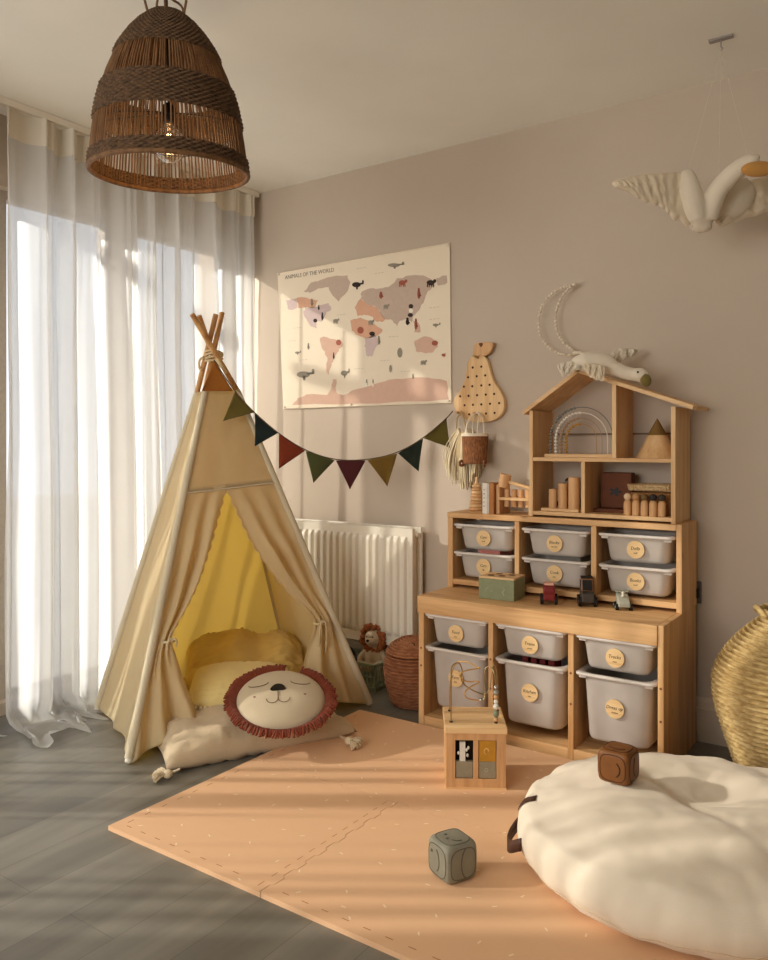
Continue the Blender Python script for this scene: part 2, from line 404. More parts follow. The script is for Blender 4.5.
# ------------------------------------------------------------------ storage units
UX0,UX1=1.317,2.281; TH_=.022
PANX=[(UX0,UX0+.024),(1.627,1.647),(1.945,1.966),(UX1-.020,UX1)]
BAYS=[(PANX[i][1],PANX[i+1][0]) for i in range(3)]
YB=-.035
lu=thing('storage_unit','low pine storage unit with three bays of large bins, on the floor','storage unit',((UX0+UX1)/2,-.26,0))
yf=-.470
build('side_panel',box(*PANX[0],yf,YB,0,.498),WZ,lu,bevel=.002)
build('side_panel',box(*PANX[3],yf,YB,0,.520),WZ,lu,bevel=.002)
for k in (1,2):
    build('divider',box(*PANX[k],yf+.004,YB,0,.455),WZ,lu,bevel=.002)
build('top_board',box(UX0-.002,PANX[3][0],yf+.012,YB,.499,.520),WX,lu,bevel=.002)
build('front_rail',box(UX0-.002,PANX[3][0],yf-.006,yf+.012,.452,.520),WX,lu,bevel=.002)
for a,b_ in BAYS: build('base_board',box(a,b_,yf+.004,YB,.0,.040),WX,lu,bevel=.001)
PEG=plain('brown_dowel_cap',hexc(120,72,40),.6)
for k in (0,1,2,3):
    for zz in (.31,.20 if k else .24):
        build('dowel_cap',MB().cyl(((PANX[k][0]+PANX[k][1])/2,yf+(.006 if k in(1,2) else .002),zz),((PANX[k][0]+PANX[k][1])/2,yf-.001+(.004 if k in(1,2) else 0),zz),.004),PEG,lu)
uu=thing('storage_unit','shallow pine storage unit of six small bins, standing on the low unit','storage unit',((UX0+UX1)/2,-.12,.52))
yu=-.238; ZT=.838
build('side_panel',box(PANX[0][0],PANX[0][1],yu,-.02,.5205,ZT-.022),WZ,uu,bevel=.002)
build('side_panel',box(PANX[3][0],PANX[3][1],yu,-.02,.5205,ZT),WZ,uu,bevel=.002)
for k in (1,2): build('divider',box(*PANX[k],yu+.003,-.02,.5205,ZT-.022),WZ,uu,bevel=.002)
build('top_board',box(UX0-.002,PANX[3][0],yu-.002,-.02,ZT-.022,ZT),WX,uu,bevel=.002)
for a,b_ in BAYS: build('bottom_rail',box(a,b_,yu+.004,-.02,.535,.556),WX,uu,bevel=.001)

def binmat():
    m,nt,b=newmat('translucent_bin_plastic'); b.inputs['Base Color'].default_value=(*hexc(206,198,192),1); b.inputs['Roughness'].default_value=.45
    b.inputs['Specular IOR Level'].default_value=.35
    out=nt.nodes['Material Output']; t=N(nt,'ShaderNodeBsdfTranslucent'); t.inputs['Color'].default_value=(*hexc(220,210,200),1)
    n=N(nt,'ShaderNodeTexNoise'); n.inputs['Scale'].default_value=6; nt.links.new(coord(nt),n.inputs['Vector'])
    nt.links.new(ramp(nt,n.outputs['Fac'],[(.35,hexc(192,184,176)),(.65,hexc(212,204,196))]),b.inputs['Base Color'])
    mx=N(nt,'ShaderNodeMixShader'); mx.inputs[0].default_value=.15
    nt.links.new(b.outputs[0],mx.inputs[1]); nt.links.new(t.outputs[0],mx.inputs[2]); nt.links.new(mx.outputs[0],out.inputs['Surface']); return m
BIN=binmat(); RIM=plain('bin_rim_plastic',hexc(216,208,200),.4,bst=0,vary=.01,spec=.45)
def rrect(w,d,r,n=5):
    out=[]
    for cx,cy,a0 in ((w/2-r,d/2-r,0),(-w/2+r,d/2-r,90),(-w/2+r,-d/2+r,180),(w/2-r,-d/2+r,270)):
        for k in range(n+1):
            a=math.radians(a0+90*k/n); out.append((cx+r*math.cos(a),cy+r*math.sin(a)))
    return out
def loft(mb,rings,cap=True):
    n=len(rings[0]); vs=[p for r in rings for p in r]; fs=[]
    for j in range(len(rings)-1):
        for k in range(n): fs.append((j*n+k,j*n+(k+1)%n,(j+1)*n+(k+1)%n,(j+1)*n+k))
    mb.add(vs,fs,True)
    if cap: mb.add(rings[0],[tuple(range(n-1,-1,-1))])
def text_mb(s,size,ext=.0004,align='CENTER'):
    c=bpy.data.curves.new('t','FONT'); c.body=s; c.size=size; c.extrude=ext; c.align_x=align; c.align_y='CENTER'; c.resolution_u=2
    o=bpy.data.objects.new('t',c); COL.objects.link(o); bpy.context.view_layer.update()
    me=bpy.data.meshes.new_from_object(o.evaluated_get(bpy.context.evaluated_depsgraph_get()))
    vs=[v.co.copy() for v in me.vertices]; fs=[tuple(p.vertices) for p in me.polygons]
    bpy.data.objects.remove(o); bpy.data.curves.remove(c); bpy.data.meshes.remove(me); return vs,fs
_bincache={}
WB_=.284
def make_bin(cx,zt,h,depth,yfront,word,sub,disc,label,group):
    w=WB_; t=thing('storage_bin',label,'storage bin',(cx,yfront+depth/2,zt-h),0,group)
    key=(h,depth)
    if key not in _bincache:
        R_=.035 if h<.2 else .045
        def ring(ww,dd,r,z): return [(x,y,z) for x,y in rrect(ww,dd,r)]
        mb=MB(); bw=w-.042
        loft(mb,[ring(bw-.055,depth-.085,R_*.6,.0),ring(bw-.032,depth-.062,R_*.85,.004),ring(bw-.022,depth-.050,R_,.016),ring(bw,depth-.03,R_,h-.012)])
        loft(mb,[ring(bw-.004,depth-.034,R_,h-.006),ring(bw-.026,depth-.054,R_,.020),ring(bw-.04,depth-.07,R_*.6,.008)],False)
        mb.add(ring(bw-.04,depth-.07,R_*.6,.008),[tuple(range(24))])
        tub=build('tub',mb,BIN,t,world=False)
        mb=MB()
        loft(mb,[ring(bw-.006,depth-.036,R_,h-.010),ring(w-.018,depth-.008,.02,h-.012),ring(w,depth,.024,h-.010),ring(w+.002,depth+.002,.024,h-.003),ring(w-.006,depth-.006,.022,h),ring(bw+.004,depth-.026,R_,h),ring(bw-.006,depth-.036,R_,h-.010)],False)
        # stacking lugs under the rim at both front corners
        for sx in (-1,1):
            mb.box(sx*(w/2-.026)-.013,sx*(w/2-.026)+.013,-depth/2+.012,-depth/2+.03,h-.020,h-.010)
        rim=build('rim',mb,RIM,t,world=False,bevel=.0)
        _bincache[key]=(tub,rim)
    else:
        for src in _bincache[key]:
            c=src.copy(); COL.objects.link(c); c.parent=t
    # round wooden name disc
    mb=MB(); dx,dz=disc; yd=-depth/2+.015+(h-dz)*.0+.012*(1-dz/h)-.006
    mb.cyl((dx,yd,dz),(dx,yd-.005,dz),.0325,n=36)
    d=build('name_disc',mb,BIRCH,t,world=False,bevel=.0008)
    mb=MB()
    for s,sz,oz in ((word,.017,.004),(sub,.0085,-.0125)):
        vs,fs=text_mb(s,sz)
        mb.add([(dx+v.x*.95+v.y*.18,yd-.0052-v.z,dz+oz+v.y) for v in vs],fs)
    build('lettering',mb,INK,d,world=False)
    return t
def mid(k): return (BAYS[k][0]+BAYS[k][1])/2
pos=['left','middle','right']
words=[['Cars','Blocks','Dolls'],['Cars','Cook','Books'],['Food','Trains','Tracks'],['Farm','Kitchen','Dress up']]
subs=[['small','wooden','stuff'],['big','toys','small'],['toys','wood','train'],['box','toys','clothes']]
G1='shallow bins of the upper storage unit'; G2='bins of the low storage unit'
U=[['shallow grey bin in the upper left, below the ring stacker and books','shallow grey bin in the top row, middle bay, below the doll house','shallow grey bin in the top row, right bay, below the peg dolls'],
   ['shallow grey bin directly behind the green sorting box','shallow grey bin of the second row, middle bay, behind the red car','shallow grey bin of the second row, right bay, behind the small grey car']]
for k in range(3):
    make_bin(mid(k),.792,.107,.195,yu-.004,words[0][k],subs[0][k],(.0,.052),U[0][k],G1)
    make_bin(mid(k),.674,.107,.195,yu-.004,words[1][k],subs[1][k],(.0,.052),U[1][k],G1)
Lb=[['shallow bin of the low unit, left bay, next to the red basket','shallow bin of the low unit, middle bay, with grey toys showing on top','shallow bin of the low unit, right bay, above the deep right bin'],
    ['deep translucent bin behind the wire loops of the activity cube','deep translucent bin in the middle bay, right of the activity cube','deep translucent bin in the right bay, behind the brown cube']]
for k in range(3):
    make_bin(mid(k),.452,.118,.405,yf-.004,words[2][k],subs[2][k],(.0,.053),Lb[0][k],G2)
    make_bin(mid(k),.321,.240,.405,yf-.004,words[3][k],subs[3][k],(.0,.130),Lb[1][k],G2)
# contents peeking above the rims
cgr=plain('grey_felt_toy',hexc(150,144,140),.9); cred=plain('dark_red_toy',hexc(110,30,26),.6); cpink=plain('pink_card',hexc(190,120,110),.8)
mb=MB()
for i in range(7): mb.sph((mid(1)-.08+i*.028,-.38+.03*math.sin(i*2),.448),(.022,.03,.022))
tag(build('soft_toy',mb,cgr,origin=(mid(1),-.38,.35)),'grey felt toy peeking over the rim of the low middle shallow bin','soft toy')
mb=MB(); mb.box(mid(0)-.04,mid(0)+.06,-.2,-.08,.581,.688)
tag(build('picture_book',mb,cpink,bevel=.002),'pink board book peeking over the bin behind the green sorting box','book')
mb=MB(); mb.box(mid(1)-.05,mid(1)+.09,-.19,-.07,.581,.690)
tag(build('picture_book',mb,plain('grey_card',hexc(120,116,110),.8),bevel=.002),'grey board book peeking over the bin behind the red car','book')
mb=MB()
for i in range(4): mb.box(mid(1)-.06+i*.035,mid(1)-.035+i*.035,-.40,-.33,.11,.330+.004*(i%2))
tag(build('toy_block',mb,cred,bevel=.003),'dark red toy blocks showing over the rim of the deep middle bin','toy')
mb=MB()
for i in range(4): mb.box(mid(0)-.08+i*.04,mid(0)-.05+i*.04,-.38,-.30,.345,.457+.003*(i%2))
tag(build('toy_block',mb,plain('brick_red_toy',hexc(140,60,44),.6),bevel=.003),'brick red toys showing over the low left shallow bin','toy')

# ------------------------------------------------------------------ doll house shelf
dh=thing('doll_house','open pine doll house shelf with a pitched roof, on the upper bin unit','doll house',(1.97,-.12,ZT))
dyf,dyb=-.228,-.020; dx0,dx1=1.688,2.256; zb=ZT+.008
build('side_panel',box(dx0,dx0+.015,dyf,dyb,zb-.007,1.262),LZ,dh,bevel=.001)
build('side_panel',box(dx1-.016,dx1,dyf,dyb,zb-.007,1.262),LZ,dh,bevel=.001)
build('floor_board',box(dx0+.015,dx1-.016,dyf+.002,dyb,zb,zb+.015),LX,dh,bevel=.001)
build('shelf_board',box(dx0+.015,dx1-.016,dyf+.002,dyb,1.060,1.075),LX,dh,bevel=.001)
build('divider',box(1.902,1.917,dyf+.003,dyb,zb+.015,1.060),LZ,dh,bevel=.001)
pk=(1.894,1.418)
build('divider',box(2.023,2.039,dyf+.003,dyb,1.075,1.358),LZ,dh,bevel=.001)
def roofslab(a,b):
    d=Vector((b[0]-a[0],b[1]-a[1])).normalized(); n=Vector((d.y,-d.x)); n=n if n.y<0 else -n
    return [a,b,(b[0]+n.x*.015,b[1]+n.y*.015),(a[0]+n.x*.015,a[1]+n.y*.015)]
for a,b in (((1.660,1.258),pk),(pk,(2.322,1.264))):
    build('roof_panel',MB().prism(roofslab(a,b),lambda x,z,t:(x,dyf-.012+t,z),dyb-dyf+.012),LX,dh,bevel=.001)
build('back_rail',box(dx0+.015,dx1-.016,dyb-.004,dyb,1.165,1.172),plain('thin_wire',hexc(120,100,80),.6),dh)

# bead rainbow
rb=thing('rainbow_ornament','bead rainbow of curved wires on a wooden bar, inside the doll house','ornament',(1.877,-.17,1.075))
build('base_bar',box(1.738,2.018,-.195,-.135,1.075,1.089),LX,rb,bevel=.002)
cx=1.880
for r,c,nb in ((.062,hexc(190,140,60),11),(.084,hexc(170,140,110),13),(.106,hexc(232,226,214),16),(.128,hexc(120,122,116),17)):
    pts=[Vector((cx-r,-.165,1.089)),Vector((cx-r,-.165,1.145))]+[Vector((cx-r*math.cos(PI*k/20),-.165,1.145+r*math.sin(PI*k/20))) for k in range(1,20)]+[Vector((cx+r,-.165,1.145)),Vector((cx+r,-.165,1.089))]
    mt=plain('wire_%d'%int(r*1000),c,.5,bst=0)
    w=build('wire_arch',MB().tube(pts,.0017 if r>.1 else .0012,8),mt,rb)
    # beads run up the left side
    L=0; seg=[]
    for a,b in zip(pts,pts[1:]): seg.append((L,a,b)); L+=(b-a).length
    for k in range(nb):
        s=.008+k*.0138
        for l,a,b in seg:
            if l<=s<=l+(b-a).length: p=lerp(a,b,(s-l)/(b-a).length)
        build('bead',MB().sph(p,(.0072,.0072,.0052),10,8),mt,w)
# pointed mountain block
mb=MB(); mb.mi=0
mx_,mz=2.205,1.075
def cone(mb,r0,z0,r1,z1,cx,cy,n=28):
    mb.grid(lambda u,v:(cx+lerp(r0,r1,v)*math.cos(2*PI*u),cy+lerp(r0,r1,v)*math.sin(2*PI*u),lerp(z0,z1,v)),n,4,cu=True)
cone(mb,.078,mz,.034,mz+.088,2.157,-.105); mb.mi=1; cone(mb,.036,mz+.086,.001,mz+.150,2.157,-.105)
mb.mi=0; mb.add([(2.160+.078*math.cos(2*PI*k/28),-.105+.078*math.sin(2*PI*k/28),mz+.0005) for k in range(28)],[tuple(range(28))])
tag(build('wooden_mountain',mb,[LZ,plain('olive_stain',hexc(128,98,52),.7)]),'pale wooden cone with a brown tip, in the right attic of the doll house','ornament')
# peg blocks
pb=thing('cylinder_block_set','three wooden cylinders of rising height on a bar, in the doll house','wooden toy',(1.826,-.175,zb+.015))
build('base_bar',box(1.728,1.884,-.205,-.15,zb+.015,zb+.027),LX,pb,bevel=.002)
for x,r,zt in ((1.768,.0165,.948),(1.810,.0185,.972),(1.856,.0225,.997)):
    build('cylinder',MB().cyl((x,-.178,zb+.027),(x,-.178,zt),r,n=24),BEECH,pb,bevel=.001)
# small doll behind them
dl=thing('monkey_doll','small dark dressed doll seated behind the wooden cylinders','doll',(1.80,-.09,zb+.015))
DK=fabric('dark_cloth',hexc(40,34,34)); DG=fabric('grey_cloth',hexc(130,124,118))
mb=MB(); mb.sph((1.80,-.09,zb+.06),(.035,.03,.046)); mb.sph((1.77,-.105,zb+.04),(.014,.03,.014)); mb.sph((1.835,-.105,zb+.04),(.014,.03,.014)); build('body',mb,DK,dl,remesh=.004)
mb=MB(); mb.sph((1.803,-.095,zb+.118),.021); build('head',mb,DG,dl)
mb=MB(); mb.sph((1.803,-.088,zb+.131),(.021,.021,.015)); mb.sph((1.783,-.09,zb+.12),.007); mb.sph((1.823,-.09,zb+.12),.007); build('hair',mb,DK,dl)
# brown standing frame / box with a dark hand print
BRN=plain('dark_brown_card',hexc(104,58,34),.7)
bx=thing('brown_box','dark brown square box with a black blot, at the back of the doll house','box',(2.025,-.09,zb+.015))
build('case',box(1.935,2.058,-.10,-.05,zb+.030,zb+.170),BRN,bx,bevel=.006,seg=3)
build('foot',box(1.920,2.060,-.14,-.04,zb+.015,zb+.0295),BRN,bx,bevel=.002)
mb=MB()
mb.prism([(1.985+.02*math.cos(t)*(1+.35*math.cos(5*t)),zb+.085+.014*math.sin(t)*(1+.35*math.cos(5*t))) for t in [2*PI*k/40 for k in range(40)]],lambda x,z,t:(x+.01,-.1012+t,z+.01),.001)
build('blot',mb,BLACK,bx)
# small lidded basket
SEA=woven('pale_weave',hexc(222,196,150),hexc(150,112,70),(160,160,160))
bk=thing('small_basket','small oblong woven basket with a pale rim behind the peg dolls','basket',(2.165,-.105,zb+.015))
mb=MB()
def bfn(u,v):
    z=zb+.016+v*.082; p=rr[int(round(u*(len(rr)-1)))%len(rr)]; k=1+.05*v+.012*math.sin(v*28)+.006*math.sin(u*190)
    return (2.150+p[0]*k*1.1,-.108+p[1]*k,z)
rr=rrect(.140,.105,.03,10)
mb.grid(lambda u,v:bfn((u*len(rr))/(len(rr)-1) if u<1 else 0,v),len(rr),14,cu=True); mb.add([bfn(k/(len(rr)-1),0) for k in range(len(rr))],[tuple(range(len(rr)))])
build('body',mb,woven('tan_weave',hexc(190,140,90),hexc(120,80,46),(200,200,200)),bk,solid=.004)
mb=MB()
rr2=rrect(.148,.112,.03,10)
for zz in (.958-.0,.969): mb.tube([(2.150+p[0]*1.12,-.108+p[1],zz) for p in rr2],.0075,8,closed=True)
for k in range(44):
    a=k/44*len(rr2); p=rr2[int(a)]
    mb.tube([(2.150+p[0]*1.19,-.108+p[1]*1.09,.952),(2.150+p[0]*1.21+.004*(1 if k%2 else -1),-.108+p[1]*1.12,.975)],.0028,5)
build('woven_rim',mb,SEA,bk)
# peg dolls
hd=[(hexc(226,196,160),'pale-headed'),(hexc(188,140,94),'tan-headed'),(hexc(110,84,48),'olive brown-headed'),(hexc(48,42,40),'black-headed'),(hexc(60,52,46),'charcoal-headed')]
wh=['leftmost','second from left','middle one','fourth from left','rightmost']
for k,(c,nme) in enumerate(hd):
    x=2.076+k*.0315; o=thing('peg_doll','%s wooden peg doll in the doll house, %s of the row of five'%(nme,wh[k]),'doll',(x,-.205,zb+.015),0,'peg dolls in a row')
    build('body',MB().lathe([(.0001,0),(.0142,0),(.0145,.004),(.0148,.03),(.0138,.048),(.009,.058),(.0001,.060)],(x,-.205,zb+.015),20),BEECH,o)
    build('head',MB().sph((x,-.205,zb+.015+.069),.0140,16,12),plain('head_paint_%d'%k,c,.6,bst=0),o)

# ------------------------------------------------------------------ on the upper unit
rs=thing('ring_stacker','conical wooden ring stacker at the left end of the upper unit','wooden toy',(1.432,-.17,ZT))
c0=PZ(474,511,ZT); cxx,cyy=1.405,-.150
cxx,cyy=c0.x-.0,c0.y+.025
for k in range(8):
    r=.0345-.0020*k; z=ZT+.008+k*.0142
    build('ring',MB().lathe([(.001,-.0072),(r-.006,-.0072),(r-.001,-.004),(r,0),(r-.001,.004),(r-.006,.0072),(.001,.0072)],(cxx,cyy,z),28),[BEECH,LZ][k%2],rs)
build('top_knob',MB().lathe([(.001,0),(.012,.001),(.009,.010),(.006,.02),(.007,.028),(.001,.034)],(cxx,cyy,ZT+.114),18),LZ,rs)
# three standing books
p=PZ(483,512,ZT); bx0=1.472; by0=-.215
for k,(w,h,c,lab) in enumerate(((.020,.128,hexc(232,226,214),'thin white book standing beside the ring stacker'),(.009,.126,hexc(206,198,188),'thin grey-white book between the white and the brown book'),(.020,.128,hexc(176,118,68),'brown book standing next to the hammer bench'))):
    o=thing('book',lab,'book',(bx0+w/2,by0+.06,ZT),0,'books on the upper unit')
    cm=plain('book_cover_%d'%k,c,.6,bst=0)
    build('cover',MB().box(bx0,bx0+.0015,by0,by0+.11,ZT,ZT+h).box(bx0+w-.0015,bx0+w,by0,by0+.11,ZT,ZT+h).box(bx0,bx0+w,by0-.0015,by0,ZT,ZT+h),cm,o)
    build('pages',box(bx0+.0016,bx0+w-.0016,by0+.0003,by0+.107,ZT+.002,ZT+h-.003),plain('paper_%d'%k,hexc(230,222,204),.9),o)
    if k==0:
        mb=MB()
        for q in range(5): mb.box(bx0+.004,bx0+.012,by0-.0021,by0-.0016,ZT+.03+q*.017,ZT+.033+q*.017)
        build('spine_marks',mb,plain('spine_grey',hexc(150,140,130),.8),o)
    bx0+=w+.0012
# hammer bench
hb=thing('hammer_bench','wooden hammer bench with round pegs, left of the doll house','wooden toy',(1.62,-.17,ZT))
yy0,yy1=-.20,-.10; hx0,hx1=bx0+.002,dx0-.004
build('end_panel',box(hx0,hx0+.016,yy0,yy1,ZT,ZT+.122),BEECH,hb,bevel=.002)
build('end_panel',box(hx1-.012,hx1,yy0,yy1,ZT,ZT+.10),BEECH,hb,bevel=.002)
build('peg_board',box(hx0+.016,hx1-.012,yy0,yy1,ZT+.058,ZT+.070),LX,hb,bevel=.001)
n_=4
for k in range(n_):
    x=hx0+.034+k*(hx1-hx0-.062)/(n_-1)
    build('peg',MB().cyl((x,-.165,ZT+.030),(x,-.165,ZT+.102),.0125,n=18),BEECH,hb,bevel=.001)
hm=thing('toy_hammer','small wooden toy hammer leaning on the pegs of the hammer bench','toy hammer',(1.58,-.165,ZT+.098))
pa,pb_=Vector((hx0+.030,-.185,ZT+.138)),Vector((hx1-.012,-.185,ZT+.110))
build('handle',MB().cyl(pa,pb_,.0075,n=12),LX,hm)
build('head',MB().cyl(pa+Vector((-.004,0,-.026)),pa+Vector((.008,0,.026)),.0235,n=22),BEECH,hm,bevel=.002)

# ------------------------------------------------------------------ on the low unit
T2=.520
gb=thing('sorting_box','sage green wooden sorting box with holes in its light top, on the low unit','wooden toy',(1.613,-.320,T2),math.radians(4))
GRN=plain('sage_paint',hexc(140,146,112),.6)
build('box_body',box(-.074,.074,-.060,.060,0,.080),GRN,gb,world=False,bevel=.002)
build('top_plate',box(-.074,.074,-.060,.060,.0805,.088),LX,gb,world=False,bevel=.001)
for a,b in ((-.038,-.02),(.008,-.018),(-.02,.024),(.034,.022)):
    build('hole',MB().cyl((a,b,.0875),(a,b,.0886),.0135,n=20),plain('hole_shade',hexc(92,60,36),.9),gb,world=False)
for P_,r_ in (([(.034,-.0610,.02),(.028,-.0612,.032),(.036,-.0612,.044),(.030,-.0612,.052)],.0022),([(-.045,-.061,.03),(-.04,-.0612,.042),(-.03,-.0612,.045)],.0012),([(-.02,-.061,.03),(-.012,-.0612,.042)],.0012)):
    build('painted_line',MB().tube(P_,r_,6),plain('pale_green_line',hexc(190,196,170),.7),gb,world=False)
def wheels(o,xs,ys,r,m,hub):
    for x in xs:
        for y in ys:
            w=build('wheel',MB().cyl((x,y-.006,r),(x,y+.006,r),r,n=24),m,o,world=False,bevel=.0015)
            s=-1 if y<0 else 1
            build('hub',MB().cyl((x,y+s*.004,r),(x,y+s*.008,r),r*.35,n=12),hub,w,world=False)
BURG=plain('burgundy_paint',hexc(128,40,40),.4); PINK=plain('pale_pink_paint',hexc(224,170,146),.5)
def prof(poly,w): return MB().prism(poly,lambda x,z,t:(x,t-w/2,z),w)
c=PZ(549,603,T2)
rc=thing('toy_car','small burgundy wooden car with black wheels, on the low unit','toy car',(c.x,c.y+.0,T2),math.radians(-66))
build('car_body',prof([(-.045,.016),(.045,.016),(.045,.040),(.030,.046),(.022,.070),(-.030,.070),(-.045,.046)],.044),BURG,rc,world=False,bevel=.005,seg=3)
build('roof',prof([(-.028,.0705),(.020,.0705),(.016,.079),(-.024,.079)],.036),PINK,rc,world=False,bevel=.002)
wheels(rc,(-.027,.027),(-.026,.026),.016,BLACK,BURG)
c=PZ(587,605,T2)
bc=thing('toy_car','tall brown and black wooden truck between the burgundy and the grey car','toy car',(c.x,c.y,T2),math.radians(-64))
COP=plain('copper_brown_paint',hexc(150,104,72),.35); DGR=plain('dark_grey_paint',hexc(74,68,62),.4)
build('car_body',prof([(-.045,.016),(.045,.016),(.045,.048),(.020,.054),(-.045,.054)],.046),DGR,bc,world=False,bevel=.004,seg=3)
build('cab',prof([(-.040,.0545),(.018,.0545),(.006,.100),(-.034,.100)],.044),COP,bc,world=False,bevel=.004)
build('cab_window',MB().box(-.032,.004,-.0235,.0235,.064,.092),BLACK,bc,world=False,bevel=.001)
build('windscreen',MB().prism([(.0175,.058),(.0192,.060),(.0092,.096),(.0072,.096)],lambda x,z,t:(x,t-.018,z),.036),BLACK,bc,world=False)
build('roof',prof([(-.036,.1005),(.006,.1005),(.004,.106),(-.034,.106)],.044),BLACK,bc,world=False,bevel=.002)
wheels(bc,(-.027,.027),(-.028,.028),.0175,BLACK,COP)
c=PZ(623,609,T2)
gc=thing('toy_car','small pale grey-green wooden car, rightmost of the three toy cars','toy car',(c.x,c.y,T2),math.radians(-64))
PGR=plain('pale_grey_green_paint',hexc(176,176,160),.45)
build('car_body',prof([(-.038,.012),(.038,.012),(.038,.026),(.026,.034),(-.034,.058),(-.042,.054)],.042),PGR,gc,world=False,bevel=.004,seg=3)
build('spoiler',box(-.046,-.018,-.024,.024,.058,.063),PGR,gc,world=False,bevel=.001)
build('figure',MB().lathe([(.001,0),(.006,0),(.006,.008),(.003,.010),(.0055,.014),(.0055,.018),(.001,.021)],(-.0,0,.044),14),WHITEP,gc,world=False)
wheels(gc,(-.024,.024),(-.024,.024),.0115,BLACK,PGR)
# ------------------------------------------------------------------ activity cube on the mat
fz=MT
pl=PZ(446,789,fz); pr=PZ(506,790,fz)
mid_=(pl+pr)/2; W_=(pr-pl).length; ang=math.atan2(pr.y-pl.y,pr.x-pl.x)
dirp=Vector((-math.sin(ang),math.cos(ang),0)); cc=mid_+dirp*(W_/2)
ac=thing('activity_cube','wooden activity cube with a wire bead maze on top, on the mat','wooden toy',(cc.x,cc.y,fz),ang)
w=W_/2; Hc=.180
build('case_front',MB().box(-w,-w+.030,-w,-w+.012,0,Hc).box(w-.030,w,-w,-w+.012,0,Hc).box(-w+.030,w-.030,-w,-w+.012,Hc-.022,Hc).box(-w+.030,w-.030,-w,-w+.012,0,.034).box(-.008,.008,-w,-w+.012,.034,Hc-.022),BEECH,ac,world=False,bevel=.001)
for a,b_,c_,d_ in ((-w,-w+.010,-w+.0125,w),(w-.010,w,-w+.0125,w),(-w+.0105,w-.0105,w-.01,w)): build('side_panel',box(a,b_,c_,d_,0,Hc),BEECH,ac,world=False,bevel=.001)
build('inner_back',box(-w+.011,w-.011,-w+.024,-w+.030,.002,Hc-.002),plain('black_inner',hexc(34,26,22),.9),ac,world=False)
build('base_trim',box(-w-.002,w+.002,-w-.002,w+.002,-.0,.006),L1 and LX,ac,world=False)
build('lid',box(-w-.004,w+.004,-w-.005,w+.004,Hc+.0005,Hc+.022),LX,ac,world=False,bevel=.002)
OCH=plain('ochre_paint',hexc(190,138,46),.6); GSG=plain('grey_sage_paint',hexc(150,142,120),.6); WHT=plain('white_paint',hexc(226,224,214),.5)
build('sliding_block',box(-w+.032,-.010,-w+.004,-w+.020,.036,.088),GSG,ac,world=False,bevel=.001)
build('sliding_block',box(.010,w-.032,-w+.004,-w+.020,.036,.088),GSG,ac,world=False,bevel=.001)
build('sliding_block',box(.010,w-.032,-w+.004,-w+.020,.0885,.156),OCH,ac,world=False,bevel=.001)
mb=MB(); mb.box(-.052,-.034,-w+.004,-w+.016,.089,.150)
for q in ((-.056,.115),(-.030,.125),(-.024,.132),(-.027,.108)): mb.sph((q[0],-w+.006,q[1]),(.004,.004,.006),8,6)
build('white_figure',mb,WHT,ac,world=False)
build('motif',MB().tube([(.034+.007*math.cos(t),-w+.0035,.122+.009*math.sin(t)) for t in [2*PI*k/16 for k in range(13)]],.0016,6),PINE1 and plain('tan_line',hexc(228,190,120),.7),ac,world=False)
build('motif',MB().tube([(.034+.005*math.cos(t),-w+.0035,.062+.005*math.sin(t)) for t in [2*PI*k/12 for k in range(12)]],.001,6,closed=True),plain('light_line',hexc(196,186,160),.7),ac,world=False)
ht=Hc+.022
def rnd(pts,it=3):
    pts=[Vector(p) for p in pts]
    for _ in range(it):
        o=[pts[0]]
        for a,b in zip(pts,pts[1:]): o+= [a*.75+b*.25,a*.25+b*.75]
        o.append(pts[-1]); pts=o
    return pts
m1=METAL
wa=build('maze_wire',MB().tube(rnd([(-.078,-.055,ht),(-.078,-.055,ht+.155),(-.078,-.055,ht+.185),(-.050,-.02,ht+.190),(-.035,0,ht+.15),(-.045,.02,ht+.12),(-.02,.04,ht+.085),(.03,.045,ht+.06),(.055,.05,ht+.06),(.068,.06,ht+.14),(.074,.060,ht+.17),(.085,.06,ht+.12),(.085,.06,ht)]),.0022,8),m1,ac,world=False)
wb=build('maze_wire',MB().tube(rnd([(-.078,.055,ht),(-.078,.055,ht+.10),(-.06,.05,ht+.17),(-.02,.02,ht+.18),(.01,0,ht+.165),(.02,-.01,ht+.165)],3)+rnd([(.02,-.01,ht+.165),(-.055,-.02,ht+.155),(-.035,-.02,ht+.12),(.03,-.03,ht+.13),(-.03,-.04,ht+.105),(-.035,-.05,ht+.08),(.0,-.05,ht+.07),(.03,-.055,ht+.075)],3),.0020,8),plain('gold_wire',hexc(206,160,90),.35,metal=.8,bst=0),ac,world=False)
wc=build('maze_wire',MB().tube(rnd([(.068,-.058,ht),(.068,-.058,ht+.10),(.066,-.058,ht+.16),(.050,-.04,ht+.185),(.03,-.04,ht+.17),(.035,-.045,ht+.10),(.03,-.055,ht+.075)]),.0022,8),m1,ac,world=False)
for z_,r_,h_,m_ in ((.012,.008,.008,BEECH),(.030,.0095,.0135,plain('sage_bead',hexc(128,134,108),.5)),(.054,.0095,.010,WHT),(.070,.0075,.007,WHT),(.085,.008,.008,BEECH),(.100,.0095,.0085,plain('grey_bead',hexc(150,146,136),.5)),(.116,.0075,.008,STEEL)):
    build('bead',MB().sph((.068,-.058,ht+z_),(r_,r_,h_),14,10),m_,wc,world=False)
build('bead',MB().sph((.02,-.052,ht+.073),(.007,.007,.007),12,8),STEEL,wb,world=False)
for q in ((-.078,-.055),(-.078,.055),(.085,.06),(.068,-.058)): build('screw_cap',MB().cyl((q[0],q[1],ht),(q[0],q[1],ht+.003),.006,n=14),plain('cap_dark',hexc(66,48,34),.6,bst=0),ac,world=False)

